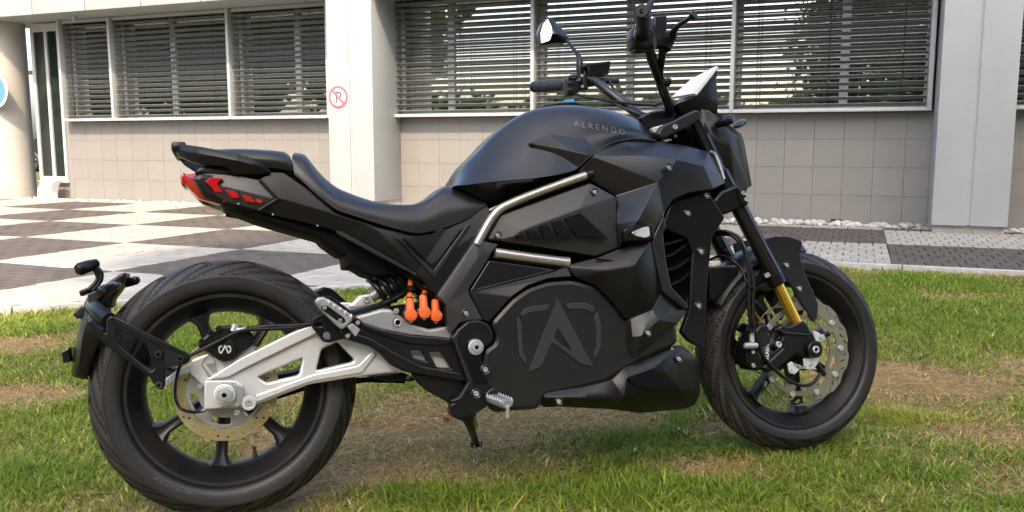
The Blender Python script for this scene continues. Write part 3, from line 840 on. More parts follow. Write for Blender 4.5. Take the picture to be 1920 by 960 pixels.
FC = _o + rotax(np.array([WB, 0, .298]) - _o, STEER); FX, FY, FZ = rotax(EX, STEER), rotax(EY, STEER), rotax(EZ, STEER)
front, fput = make_wheel(FC, FX, FY, FZ, .299, .060, .038, .048, 22, -1.1, R(20), False)
front["label"] = "narrower front wheel with black rim and wavy brake disc"

def disc_plate(name, outer, holes, y, t, m, parent, put, bev=.0006):
    me = fill_mesh([outer] + holes, t, bev)
    n = len(me.vertices); co = np.zeros(n * 3); me.vertices.foreach_get("co", co); co = co.reshape(-1, 3)
    V = put(np.stack([co[:, 0], -y - co[:, 2], co[:, 1]], -1))
    me.vertices.foreach_set("co", V.ravel()); finish(me, m, 30); me.name = name
    return link(bpy.data.objects.new(name, me), parent)
def circ(r, n=64, cx=0, cy=0, f=None): return [(cx + (r + (f(2 * math.pi * i / n) if f else 0)) * math.cos(2 * math.pi * i / n), cy + (r + (f(2 * math.pi * i / n) if f else 0)) * math.sin(2 * math.pi * i / n)) for i in range(n)]
# rear disc: drilled gold rotor on a silver carrier
holes = [circ(.0925, 64)]
for q in range(12):
    for rr, da in ((.113, 0), (.105, 5), (.098, 12), (.111, 18)):
        a = R(30 * q + da); holes.append(circ(.0030, 8, rr * math.cos(a), rr * math.sin(a)))
rd = disc_plate("brake_disc", circ(.121, 96), holes, .083, .005, M_['disc_gold'], rear, rput)
def bean(r0, r1, a0, a1, n=10):
    L = [(r1 * math.cos(a0 + (a1 - a0) * i / n), r1 * math.sin(a0 + (a1 - a0) * i / n)) for i in range(n + 1)]
    return rounded(L + [(r0 * math.cos(a0 + (a1 - a0) * i / n), r0 * math.sin(a0 + (a1 - a0) * i / n)) for i in range(n, -1, -1)], .005, 3)
holes = [bean(.066, .082, R(60 * q + 2), R(60 * q + 36)) for q in range(6)]
disc_plate("disc_carrier", circ(.0905, 96), holes, .084, .006, M_['alu_dull'], rear, rput)
# front disc: wavy rotor, silver carrier ring with buttons, black spider
wave = lambda t: -.0055 * max(0, math.cos(12 * t)) ** .6 if math.cos(12 * t) > 0 else 0
holes = [circ(.132, 96)]
for q in range(12):
    for rr, da in ((.150, 6), (.142, 14), (.148, 22)):
        a = R(30 * q + da); e = a + R(35 if q % 2 else -50)
        ux, uy = math.cos(e) * .0075, math.sin(e) * .0075; vx, vy = -math.sin(e) * .002, math.cos(e) * .002
        cx, cy = rr * math.cos(a), rr * math.sin(a)
        holes.append(rounded([(cx + ux + vx, cy + uy + vy), (cx - ux + vx, cy - uy + vy), (cx - ux - vx, cy - uy - vy), (cx + ux - vx, cy + uy - vy)], .0018, 2))
disc_plate("brake_disc", circ(.161, 288, f=wave), holes, .068, .005, M_['disc'], front, fput)
holes = [circ(.094, 80)] + [bean(.104, .118, R(36 * q + 4), R(36 * q + 24)) for q in range(10)]
cr = disc_plate("disc_carrier", circ(.1318, 96, f=lambda t: .004 * max(0, math.cos(10 * t)) ** 8), holes, .070, .005, M_['disc'], front, fput)
for q in range(10):
    a = R(36 * q); ctr = fput(np.array([[.129 * math.cos(a), -.0725, .129 * math.sin(a)], [.129 * math.cos(a), -.079, .129 * math.sin(a)]]))
    o = cyl("disc_button", ctr[0], ctr[1], .0085, M_['bolt'], front, 14)
for q in range(5):
    a = R(72 * q + 20)
    p_ = fput(np.array([[.03 * math.cos(a), -.066, .03 * math.sin(a)], [.07 * math.cos(a + .18), -.066, .07 * math.sin(a + .18)], [.105 * math.cos(a + .1), -.066, .105 * math.sin(a + .1)]]))
    tube("spider_arm", list(p_), [.016, .010, .011], PL, front, n=8, seg=10)
vs_ = rput(np.array([[.186 * math.cos(R(289)), -.03, .186 * math.sin(R(289))], [.160 * math.cos(R(291)), -.036, .160 * math.sin(R(291))]]))
tube("valve_stem", [vs_[0], .4 * vs_[0] + .6 * vs_[1], vs_[1]], [.006, .0045, .0045], M_['rubber'], rear, seg=10)

# ---------------- swingarm, chain, rear caliper
ALU = M_['alu']
out = [(383, 713), (390, 711), (408, 699), (446, 674), (546, 624), (580, 609), (612, 600), (660, 622), (720, 645), (790, 640), (860, 630), (900, 640), (905, 665), (880, 690), (800, 694), (758, 696), (679, 705), (580, 721), (479, 760), (454, 764), (383, 769)]
hA = [(483, 707), (568, 671), (561, 704), (500, 718)]
hB = [(603, 655), (633, 641), (664, 674), (661, 679), (593, 695)]
sw = plate("swingarm", out, .135, .034, ALU, bike, [hA, hB], bev=.005, rnd=5, hrnd=5, gx=.05)
plate("swingarm_rib", [(478, 756), (580, 716), (679, 699), (706, 664), (699, 658), (672, 686), (585, 703), (480, 741)], .139, .008, ALU, sw, bev=.0025, rnd=4, gx=.05)
plate("swingarm_rib", [(384, 714), (408, 700), (446, 675), (546, 625), (583, 610), (600, 622), (556, 643), (455, 692), (430, 706)], .139, .008, ALU, sw, bev=.0025, rnd=4, gx=.05)
plate("axle_block", [(383, 714), (440, 713), (456, 722), (456, 756), (446, 762), (383, 768)], .141, .012, ALU, sw, bev=.003, rnd=5)
plate("adjuster_slot", [(408, 725), (450, 723), (455, 728), (455, 752), (447, 757), (406, 755)], .1425, .004, M_['alu_dull'], sw, bev=.001, rnd=4)
for k, x in enumerate((417, 423, 429, 435, 440)):
    plate("index_mark", [(x, 717), (x + 2, 717), (x + 2, 724), (x, 724)], .1430, .003, M_['alu_dull'], sw, bev=.0005, rnd=0)
    plate("index_mark", [(x, 757), (x + 2, 757), (x + 2, 764), (x, 764)], .1430, .003, M_['alu_dull'], sw, bev=.0005, rnd=0)
nut = S(421, 740, .145)
def nutv(c, r, h, m, nm, par, hexa=True, hole=.45):
    c = np.asarray(c); seg = 6 if hexa else 28
    pr = [(hole * r, h * .2), (hole * r, -h * .92), (hole * r * 1.1, -h), (r * .9, -h), (r, -h * .85), (r, 0)]
    V = [(c[0] + q * math.cos(2 * math.pi * i / seg + .3), c[1] + y, c[2] + q * math.sin(2 * math.pi * i / seg + .3)) for i in range(seg) for q, y in pr]
    return mobj(nm, V, grid_faces(seg, len(pr), closed_n=True), m, par, 25)
nutv(nut, .0245, .008, ALU, "axle_washer", sw, False, .3); nutv(nut + (0, -.008, 0), .019, .012, M_['bolt'], "axle_nut", sw)
nutv(nut + (0, -.016, 0), .0115, .007, M_['bolt'], "axle_end", sw, False, .5); cyl("axle_bore", nut + (0, .0, 0), nut + (0, -.015, 0), .0065, DK, sw)
nutv(S(467, 755, .150), .0165, .02, ALU, "bolt_boss", sw, False, .5); bolt(467, 755, .166, sw, .0092)
bolt(444, 774, .128, sw, .008); bolt(375, 724, .11, sw, .007)
# far arm
far = plate("swingarm", out, -.10, .034, ALU, bike, [hA, hB], bev=.005, rnd=5, hrnd=5)
# chain run and its guard on the far side
ch = plate("chain", [(462, 757), (585, 712), (690, 708), (760, 712), (760, 719), (690, 717), (588, 727), (466, 766)], -.06, .016, M_['deep'], bike, bev=.001, rnd=2)
for k in range(34):
    t = k / 33; x = 466 + 118 * t; y = 762 - 44 * t
    o = cyl("chain_roller", S(x, y, -.042), S(x, y, -.034), .0035, M_['alu_dull'], ch, 8)
plate("chain_guard", [(560, 560), (606, 537), (622, 540), (668, 580), (660, 600), (600, 580)], -.07, .05, PL, bike, bev=.006, rnd=6)
plate("chain_cover", [(690, 706), (760, 700), (782, 712), (768, 716), (752, 713), (730, 717), (712, 712)], .02, .05, PL, bike, bev=.003); bolt(765, 708, .03, bike, .006)
# caliper bracket and caliper
cb = plate("caliper_bracket", [(358, 678), (362, 674), (392, 662), (402, 668), (420, 678), (440, 672), (455, 660), (466, 648), (477, 650), (478, 658), (455, 675), (430, 700), (415, 720), (383, 725), (353, 698)], .108, .018, ALU, bike, bev=.004, rnd=4)
plate("bracket_groove", [(385, 668), (392, 665), (380, 684), (397, 705), (391, 708), (377, 685)], .1088, .004, M_['alu_dull'], cb, bev=.0008, rnd=1)
plate("bracket_groove", [(398, 668), (404, 676), (408, 698), (399, 700), (385, 682), (402, 680)], .1088, .004, M_['alu_dull'], cb, bev=.0008, rnd=1)
plate("torque_arm", [(308, 712), (330, 695), (358, 680), (358, 697), (335, 706), (312, 726)], .110, .012, ALU, bike, bev=.003, rnd=3)
bolt(470, 655, .112, cb, .008); bolt(372, 655, .112, cb, .006)
cal = plate("brake_caliper", [(371, 640), (383, 631), (400, 617), (412, 611), (446, 610), (462, 616), (476, 630), (477, 645), (456, 660), (437, 675), (417, 677), (402, 667), (371, 652)], .125, .05, PL, bike, bev=.006, rnd=5)
cal["label"] = "black rear brake caliper with a pale badge"
nutv(S(421, 656, .132), .026, .006, PL, "piston_cap", cal, False, .02)
M_['badge'] = mat("pale_badge", (.62, .62, .6), .35, .5)
for L in ([(409, 652), (412, 648), (417, 648), (415, 651), (412, 652), (412, 658), (416, 661), (414, 664), (410, 660)],
          [(425, 648), (431, 648), (434, 652), (433, 660), (429, 662), (428, 660), (431, 658), (431, 652), (426, 651)],
          [(421, 647), (423, 647), (430, 663), (427, 663), (422, 652), (416, 663), (413, 664)]):
    plate("badge", L, .1398, .002, M_['badge'], cal, bev=.0003, rnd=.5)
for px, py in ((378, 640), (395, 624), (410, 616), (468, 637)): nutv(S(px, py, .127), .0068, .006, M_['gloss'], "caliper_bolt", cal, False, .45)
cyl("hose_fitting", S(437, 622, .12), S(443, 608, .12), .009, M_['bolt'], cal); cyl("hose_fitting", S(442, 619, .13), S(462, 618, .13), .006, M_['bolt'], cal)
tube("brake_hose", [S(460, 618, .13), S(500, 612, .135), S(560, 610, .14), S(600, 604, .14), S(650, 590, .13), S(720, 567, .10), S(770, 535, .06)], .0055, PL, bike, n=40, seg=10)
tube("brake_hose", [S(345, 672, .155), S(380, 655, .15), S(420, 635, .145), S(455, 620, .14), S(520, 616, .14), S(585, 611, .14), S(650, 596, .13), S(700, 578, .11), S(745, 556, .09), S(775, 530, .06)], .0045, PL, bike, n=48, seg=10)
tube("sensor_cable", [S(350, 668, .15), S(338, 685, .135), S(330, 715, .125), S(329, 745, .12), S(338, 765, .12), S(356, 772, .125), S(375, 772, .125), S(386, 768, .125)], .0036, M_['gloss'], bike, n=40, seg=8)

# ---------------- number plate hanger behind the rear wheel
ph = plate("plate_hanger", [(199, 600), (204, 594), (211, 592), (304, 638), (352, 662), (358, 670), (354, 679), (344, 684), (311, 690), (309, 722), (304, 731), (294, 730), (280, 707), (212, 658), (179, 632), (163, 604), (170, 598), (180, 606), (199, 626)], .160, .014, PL, bike,
           [[(218, 617), (227, 618), (274, 645), (289, 692), (283, 697), (222, 645), (217, 634)]], bev=.003, rnd=3, gx=.01)
plate("hanger_web", [(211, 593), (304, 638), (352, 662), (346, 668), (304, 652), (214, 606)], .163, .010, PL, ph, bev=.002, rnd=2)
plate("hanger_web", [(306, 640), (352, 663), (344, 683), (310, 690)], .1625, .006, GR, ph, bev=.001, rnd=2)
for px, py in ((297, 664), (338, 673), (298, 722)): nutv(S(px, py, .166), .0085, .006, M_['gloss'], "bolt", ph, False, .45)
tube("hanger_arm", [S(205, 600, .155), S(188, 588, .12), S(178, 578, .07), S(172, 572, .0)], [.017, .018, .019, .018], PL, bike, n=14)
tube("hanger_arm", [S(205, 600, -.155), S(188, 588, -.12), S(178, 578, -.07), S(172, 572, 0)], [.017, .018, .019, .018], PL, bike, n=14)
tube("hanger_arm", [S(198, 624, .155), S(184, 610, .12), S(168, 597, .06), S(165, 590, .0)], [.011, .012, .014, .014], PL, bike, n=14)
mg_rows = []
for px, py, w, d in ((176, 560, .05, 0), (172, 580, .085, 0), (166, 600, .095, 0), (159, 630, .095, 0), (154, 660, .09, 0), (149, 690, .07, 0), (147, 705, .045, 0)):
    c = S(px, py, 0); e = S(px + 12, py + 2, 0) - c; e = e / np.linalg.norm(e)
    mg_rows.append([c + e * .028 * (1 - abs(q)**2) * -1 + np.array([0, -w * q, 0]) + e * .012 for q in np.linspace(1, -1, 9)] + [c + e * .028 * (1 - abs(q)**2) * -1 + np.array([0, -w * q, 0]) + e * .030 for q in np.linspace(-1, 1, 9)])
mg = mobj("mudguard", np.array(mg_rows).reshape(-1, 3), grid_faces(len(mg_rows), 18, closed_m=True) + [tuple(range(18)), tuple(range(18 * 6, 18 * 7))[::-1]], PL, bike, 50)
plate("mudguard_block", [(170, 556), (184, 541), (226, 512), (236, 510), (236, 521), (222, 545), (210, 560), (208, 575), (180, 585), (160, 590), (150, 580)], .04, .08, PL, mg, bev=.006, rnd=4)
plate("mudguard_block", [(163, 552), (190, 540), (194, 553), (172, 572), (165, 570)], .055, .02, GR, mg, bev=.003, rnd=3)
plate("mudguard_clip", [(147, 545), (163, 539), (170, 543), (160, 552), (150, 556)], .03, .03, PL, mg, bev=.004)
plate("mudguard_clip", [(135, 590), (150, 574), (160, 577), (156, 594), (144, 598)], .04, .03, GR, mg, bev=.004)
plate("reflector", [(114, 660), (130, 651), (132, 678), (118, 682)], .03, .06, M_['gloss'], mg, bev=.003, rnd=2)
def pod(name, px0, py0, px1, py1, y0, y1, r, m, parent):
    a, b = S(px0, py0, y0), S(px1, py1, y1)
    return tube(name, [a, a + .03 * (b - a), a + .15 * (b - a), a + .55 * (b - a), a + .9 * (b - a), b], [r * .1, r * .75, r, r * .95, r * .7, r * .2], m, parent, seg=16)
pod("turn_signal", 185, 548, 226, 532, .12, .05, .013, M_['gloss'], mg); pod("turn_signal", 260, 524, 222, 536, -.02, -.05, .011, M_['gloss'], mg)
pod("turn_signal", 143, 507, 186, 492, .035, .0, .0155, PL, mg)
tube("signal_stalk", [S(181, 500, .01), S(190, 512, .01), S(189, 526, .01), S(178, 540, .01), S(168, 552, .01)], .005, PL, mg, n=16, seg=8)
tube("signal_stalk", [S(178, 505, .01), S(184, 520, .01), S(180, 530, .01), S(165, 545, .01)], .006, PL, mg, n=16, seg=8)

# ---------------- tail
tail = plate("tail_body", [(360, 334), (374, 324), (414, 326), (456, 331), (486, 337), (508, 322), (531, 321), (560, 340), (600, 372), (640, 398), (727, 425), (780, 437), (830, 432), (818, 470), (780, 500), (702, 470), (630, 436), (595, 426), (510, 405), (440, 392), (414, 383), (380, 368)], .105, .21, PL, bike, bev=.012, rnd=6)
# upper side skin, with a crease, in one faceted cover
facets("tail_side_cover", [(487, 335, .118), (508, 322, .116), (531, 322, .118), (560, 342, .124), (610, 376, .130), (638, 398, .134), (727, 425, .140), (780, 437, .142), (809, 437, .142), (840, 427, .142), (880, 409, .142), (914, 386, .142),
        (522, 373, .128), (540, 377, .129), (623, 401, .137), (686, 420, .143), (705, 429, .146), (733, 458, .150), (781, 512, .152), (818, 553, .152),
        (484, 395, .112), (510, 403, .114), (595, 423, .122), (630, 433, .126), (702, 470, .136), (779, 517, .142),
        (822, 553, .152), (905, 432, .150), (921, 402, .146)],
       [(0, 1, 2, 12), (2, 3, 13, 12), (3, 4, 14, 13), (4, 5, 14), (5, 6, 15, 14), (6, 7, 16, 15), (12, 13, 21, 20), (13, 14, 22, 21), (14, 15, 23, 22), (15, 16, 17, 24, 23), (17, 18, 25, 24), (18, 19, 25),
        (7, 8, 17, 16), (8, 9, 18, 17), (9, 10, 27, 18), (18, 27, 26, 19), (10, 11, 28, 27)], PL, bike, t=.05, bev=.0025, ang=14, mirror=True)
v_in = [(742, 444), (813, 507), (877, 420), (884, 422), (814, 522), (752, 455)]
plate("trim_rib", v_in, .1555, .006, GR, bike, bev=.002, rnd=1)
plate("trim_rib", [(757, 446), (813, 500), (862, 432), (868, 428), (813, 505)], .1545, .006, DK, bike, bev=.001, rnd=1)
plate("trim_ridge", [(630, 432), (640, 434), (712, 473), (783, 514), (779, 518), (705, 478), (632, 439)], .146, .006, GR, bike, bev=.002, rnd=1, gx=.05)
ut = plate("under_tail", [(414, 384), (484, 393), (510, 402), (595, 422), (632, 434), (702, 470), (779, 517), (786, 530), (746, 516), (704, 519), (690, 515), (669, 502), (652, 501), (649, 478), (640, 477), (609, 455), (600, 445), (510, 419), (477, 409)], .100, .20, DK, bike, bev=.008, rnd=4)  # deep black, not plastic: shade of the underside put into the colour
plate("under_tail_frame", [(745, 505), (786, 518), (822, 556), (842, 590), (836, 612), (826, 580), (800, 548), (770, 524)], .120, .03, PL, bike, bev=.004, rnd=3)
for px, py in ((447, 382), (512, 402), (595, 423), (797, 537)): bolt(px, py, .122, ut, .0030)
# tail light
tl = facets("tail_light", [(341, 327, .05), (374, 324, .088), (360, 335, .086), (379, 356, .096), (414, 371, .106), (428, 377, .108), (414, 383, .10), (372, 371, .075), (348, 348, .05), (339, 334, .035)],
       [(0, 1, 2, 9), (2, 3, 8, 9), (3, 4, 7, 8), (4, 5, 6, 7)], M_['red'], bike, t=.05, bev=.003, ang=50, mirror=True)
tl["label"] = "red tail light wrapping the tail's end"
for s in (1, -1): pass
box("tail_light_bar", *sorted((S(341, 330, 0)[0], S(352, 345, 0)[0])), -.05, .05, S(350, 352, 0)[2], S(345, 329, 0)[2], M_['red'], bike, .006)
th_ = facets("tail_light_housing", [(360, 335, .090), (374, 324, .094), (414, 326, .106), (456, 331, .114), (485, 337, .118), (497, 348, .120), (522, 373, .126), (484, 394, .118), (428, 380, .110), (414, 371, .108), (379, 356, .098), (420, 350, .118), (512, 372, .130)],
       [(0, 1, 2, 11), (2, 3, 4, 11), (4, 5, 12, 11), (5, 6, 12), (6, 7, 12), (7, 8, 11, 12), (8, 9, 11), (9, 10, 0, 11)], M_['panel'], bike, t=.03, bev=.002, ang=14)
for L, yy, g in (([(384, 340), (395, 333), (418, 334), (407, 344), (418, 361), (404, 360), (393, 348)], .121, .12), ([(421, 356), (441, 358), (450, 371), (435, 371)], .1275, .12), ([(452, 365), (470, 369), (479, 380), (462, 378)], .1305, .1), ([(477, 373), (493, 375), (491, 381), (482, 380)], .1325, .08)):
    plate("tail_light_mark", L, yy, .010, M_['red'], th_, bev=.001, rnd=1, gx=g, gz=.1)
plate("housing_rim", [(484, 337), (490, 336), (500, 347), (526, 373), (487, 396), (482, 394), (517, 372), (495, 350)], .131, .012, PL, bike, bev=.002, rnd=1, gx=.06)
# grab rail and pillion pad
facets("grab_rail", [(320, 272, .05), (335, 269, .07), (372, 274, .108), (410, 281, .125), (445, 287, .135), (472, 296, .138), (491, 308, .136), (507, 319, .130), (507, 325, .128), (489, 328, .126), (440, 328, .120), (429, 319, .122), (422, 312, .124), (383, 309, .112), (358, 302, .098), (337, 293, .075), (329, 285, .06),
        (340, 283, .084), (372, 287, .118), (410, 294, .135), (445, 301, .144), (472, 309, .143)],
       [(0, 1, 17, 16), (1, 2, 18, 17), (2, 3, 19, 18), (3, 4, 20, 19), (4, 5, 21, 20), (5, 6, 21), (6, 7, 8, 21), (8, 9, 21), (9, 10, 20, 21), (10, 11, 12, 19, 20), (12, 13, 18, 19), (13, 14, 17, 18), (14, 15, 16, 17)], PL, bike, t=.028, bev=.003, ang=25, mirror=True)
a, b = S(322, 276, 0), S(345, 292, 0)
box("grab_rail_bridge", a[0] + .004, b[0] + .01, -.07, .07, b[2] - .002, a[2] + .002, PL, bike, .006)
plate("tail_cap", [(363, 325), (370, 316), (384, 311), (430, 312), (437, 326), (490, 328), (510, 316), (510, 330), (486, 337), (430, 330), (380, 326)], .100, .20, PL, bike, bev=.006, rnd=4)
loft("pillion_seat", [[S(400, 305, .115), S(440, 309, .125), S(480, 312, .13), S(515, 315, .132), S(540, 319, .13), S(547, 321, .125)],
                      [S(398, 292, .120), S(440, 295, .132), S(480, 297, .137), S(515, 300, .14), S(541, 305, .135), S(548, 310, .125)],
                      [S(402, 283, .105), S(440, 282, .12), S(480, 283.5, .124), S(515, 286, .126), S(537, 290, .12), S(545.5, 299, .11)],
                      [S(406, 280, .07), S(440, 279, .08), S(480, 280, .082), S(515, 282.5, .085), S(535, 286, .08), S(544, 294, .07)],
                      [S(406, 280, .07) * (1, 0, 1) + (0, 0, .006), S(440, 279, .08) * (1, 0, 1) + (0, 0, .006), S(480, 280, .082) * (1, 0, 1) + (0, 0, .006), S(515, 282.5, .085) * (1, 0, 1) + (0, 0, .005), S(535, 286, .08) * (1, 0, 1) + (0, 0, .004), S(544, 294, .07) * (1, 0, 1) + (0, 0, .002)]],
     M_['leather'], bike, n=40, m=14, ang=50)
# rider's seat
def flat(p, dz): return np.array([p[0], 0, p[2] + dz])
r0 = [(547, 300), (552, 324), (567, 337), (592, 360), (623, 385), (640, 394), (686, 409), (727, 422), (769, 433), (790, 434), (811, 430), (842, 422), (883, 404), (912, 383)]
r2 = [(549, 289), (564, 295), (578, 307), (596, 332), (622, 357), (640, 367), (686, 380), (722, 385), (760, 387), (784, 385), (808, 375), (834, 360), (872, 364), (911, 380)]
r3 = [(553, 286), (571, 290), (583, 304), (600, 325), (625, 347), (645, 358), (686, 373), (717, 380.5), (752, 384), (780, 382), (806, 369), (836, 349.5), (878, 359), (910, 378)]
y0 = [.115, .125, .132, .140, .145, .147, .15, .152, .152, .15, .148, .144, .14, .13]
R0 = [S(x, y, k) for (x, y), k in zip(r0, y0)]; R2 = [S(x, y, k - .02) for (x, y), k in zip(r2, y0)]; R3 = [S(x, y, k - .055) for (x, y), k in zip(r3, y0)]
R1 = [(.5 * a + .5 * b) * np.array([1, 1.06, 1]) for a, b in zip(R0, R2)]
seat = loft("seat", [R0, R1, R2, R3, [flat(p, .004) for p in R3]], M_['leather'], bike, n=64, m=18, ang=60)
tube("seat_piping", [S(x, y + 1.5, k + .001) for (x, y), k in zip(r0[1:], y0[1:])], .0035, PL, bike, n=50, seg=8)

# ---------------- tank
top = [(846, 343), (869, 310), (900, 279), (921, 257), (952, 232), (983, 213), (1017, 202), (1067, 197), (1108, 200), (1160, 211), (1200, 228), (1229, 258)]
rid = [(850, 345), (880, 313), (912, 284), (938, 264), (965, 247), (992, 233), (1020, 221), (1067, 212), (1108, 211), (1160, 221), (1199, 237), (1228, 260)]
mid = [(852, 347), (888, 330), (920, 312), (950, 298), (980, 284), (1005, 272), (1030, 264), (1070, 258), (1108, 252), (1160, 247), (1198, 250), (1228, 262)]
low = [(854, 349), (896, 344), (930, 340), (965, 337), (1000, 334), (1029, 330), (1055, 325), (1080, 317), (1108, 293), (1148, 268), (1196, 261), (1228, 264)]
yt = [.045, .06, .066, .068, .07, .07, .07, .07, .07, .068, .064, .06]; yr = [.085, .095, .10, .103, .106, .11, .113, .118, .118, .116, .108, .09]
ym = [.12, .136, .146, .151, .153, .153, .153, .153, .154, .152, .138, .115]; yl = [.139, .166, .184, .193, .197, .196, .190, .178, .166, .157, .142, .118]
T3 = [S(x, y, k) for (x, y), k in zip(top, yt)]
tank = loft("tank", [[S(x, y, k) for (x, y), k in zip(low, yl)], [S(x, y, k) for (x, y), k in zip(mid, ym)], [S(x, y, k) for (x, y), k in zip(rid, yr)], T3, [flat(p, .003) for p in T3]], SA, bike, n=64, m=20, ang=50)
tank["label"] = "matte black tank cover with raised letters"
facets("tank_skirt", [(852, 348, .139), (896, 344, .167), (930, 340, .185), (1000, 334, .198), (1055, 325, .191), (1080, 318, .179), (1086, 321, .160), (1050, 333, .150), (996, 358, .135), (935, 384, .128), (910, 378, .124), (862, 354, .118)],
       [(0, 1, 10, 11), (1, 2, 9, 10), (2, 3, 8, 9), (3, 4, 7, 8), (4, 5, 6, 7)], SA, bike, t=.05, bev=.002, ang=20, mirror=True)
facets("tank_wing", [(992, 268, .1585), (1050, 279, .178), (1104, 291, .196), (1090, 308, .180), (1078, 319, .173), (1030, 252, .156), (1100, 260, .160), (1114, 284, .178)],
       [(0, 5, 1), (5, 6, 2, 1), (6, 7, 2), (0, 1, 2, 3), (0, 3, 4)], SA, bike, t=.02, bev=.002, ang=16, mirror=True)
plate("tank_top_trim", [(1002, 205), (1020, 196), (1050, 191), (1080, 190), (1092, 197), (1060, 197), (1025, 203)], .03, .06, PL, bike, bev=.004, rnd=3)
plate("blue_tape", [(1059, 187), (1077, 185), (1078, 192), (1060, 193)], .02, .02, M_['blue'], bike, bev=.001, rnd=1)
# raised letters, laid onto the tank's own surface
from mathutils.bvhtree import BVHTree
def surface_text(s, p_a, p_b, size_px, y, m, name, parent, lift=.0016):
    tree_ = BVHTree.FromPolygons([v.co.copy() for v in parent.data.vertices], [tuple(p.vertices) for p in parent.data.polygons])
    A_, B_ = S(*p_a, y), S(*p_b, y)
    me = text_mesh(s, 1.0, 0.0); n = len(me.vertices); co = np.zeros(n * 3); me.vertices.foreach_get("co", co); co = co.reshape(-1, 3)
    x0, x1 = co[:, 0].min(), co[:, 0].max(); t = (co[:, 0] - x0) / (x1 - x0)
    e = B_ - A_; e[1] = 0; h = size_px / CAM_F * 2.35; upv = np.array([-e[2], 0, e[0]]) / np.hypot(e[0], e[2])
    P_ = A_ + np.outer(t, e) + np.outer(co[:, 1] / .73 * h, upv)
    bmx = bmesh.new(); bmx.from_mesh(me)
    for v, q in zip(bmx.verts, P_):
        hit = tree_.ray_cast(Vector((q[0], -1, q[2])), Vector((0, 1, 0)))[0]
        v.co = (q[0], (hit.y if hit else -y) - lift, q[2])
    ret = bmesh.ops.extrude_face_region(bmx, geom=list(bmx.faces))
    for v in [g for g in ret['geom'] if isinstance(g, bmesh.types.BMVert)]: v.co.y += lift + .003
    bmesh.ops.recalc_face_normals(bmx, faces=list(bmx.faces))
    bmx.to_mesh(me); bmx.free(); finish(me, m, 0); me.name = name
    return link(bpy.data.objects.new(name, me), parent)
M_['tank_letter'] = mat("pewter_letters", (.14, .14, .137), .35, .6)
surface_text("A L R E N D O", (1075, 237), (1167, 256), 13, .138, M_['tank_letter'], "lettering", tank)

# ---------------- frame, tubes and side panels
plate("inner_frame", [(900, 462), (938, 392), (1000, 358), (1108, 318), (1115, 350), (940, 420), (918, 462)], .150, .30, DK, bike, bev=.006)
core = plate("battery_case", [(905, 480), (940, 410), (1090, 345), (1150, 370), (1240, 420), (1255, 520), (1190, 590), (1262, 615), (1262, 700), (1200, 755), (1020, 755), (870, 745), (862, 620), (890, 560)], .12, .24, DK, bike, bev=.008, rnd=6)
fp = facets("frame_plate", [(892, 449, .172), (935, 458, .172), (922, 474, .174), (904, 473, .176), (896, 484, .178), (837, 571, .178), (819, 554, .168), (914, 490, .170), (880, 540, .172), (879, 549, .172), (905, 600, .178), (880, 601, .178), (862, 606, .178), (847, 625, .176), (840, 612, .172)],
       [(0, 1, 2, 3, 4), (0, 4, 5, 6), (4, 3, 2, 7), (4, 7, 8, 5), (5, 8, 9, 10, 11), (5, 11, 12, 13, 14)], M_['panel'], bike, t=.04, bev=.003, ang=14, mirror=True)
bolt(874, 587, .179, fp, .0062, cup=True)
t1 = tube("frame_tube", [S(894, 458, .170), S(906, 436, .172), S(920, 412, .174), S(934, 395, .176), S(950, 385, .177), S(987, 369, .178), S(1040, 349, .179), S(1098, 329, .179)], .0112, M_['steel'], bike, n=40, seg=20)
t1["label"] = "long bent steel tube along the tank's lower edge"
cyl("tube_cap", S(1098, 329, .179), S(1112, 325, .179), .0118, PL, bike)
t2 = tube("frame_tube", [S(928, 474, .168), S(1000, 484, .170), S(1064, 492, .172)], .0130, M_['steel'], bike, seg=20)
tube("tube_ring", [S(1062, 491.7, .172), S(1066, 492.3, .172)], .0142, M_['alu_dull'], bike, seg=20)
# panel with five louvres
sp_ = facets("side_panel", [(914, 449, .166), (938, 403, .168), (1107, 343, .182), (1155, 369, .186), (1160, 464, .186), (1117, 481, .178), (1020, 464, .172), (1087, 391, .205), (1152, 458, .188), (962, 444, .184), (1096, 443, .190), (975, 432, .186), (945, 449, .174)],
       [(0, 1, 11, 9, 12), (1, 2, 7, 11), (2, 3, 7), (3, 4, 8, 7), (8, 4, 5), (8, 5, 10), (5, 6, 10), (6, 0, 12), (6, 12, 9, 10), (7, 8, 10, 9, 11)], M_['panel'], bike, t=.03, bev=.003, ang=12, mirror=False)
yl_ = lambda x: .1885 + (x - 962) * .00010
for L in ([(962, 444), (979, 437), (988, 447)], [(986, 434), (1004, 430), (1018, 447), (994, 449)], [(1009, 425), (1026, 421), (1047, 446), (1021, 447)], [(1033, 417), (1051, 412), (1075, 442), (1048, 445)], [(1056, 410), (1088, 399), (1140, 447), (1081, 443)]):
    cx = sum(p[0] for p in L) / len(L)
    plate("louvre_shade", L, yl_(cx) + .003, .010, DK, sp_, bev=.0008, rnd=2, gx=.10)  # flat black plates, their colour stands for the shade inside the slots
bolt(933, 441, .177, sp_, .0062, cup=True); bolt(1115, 360, .194, sp_, .0062, cup=True)
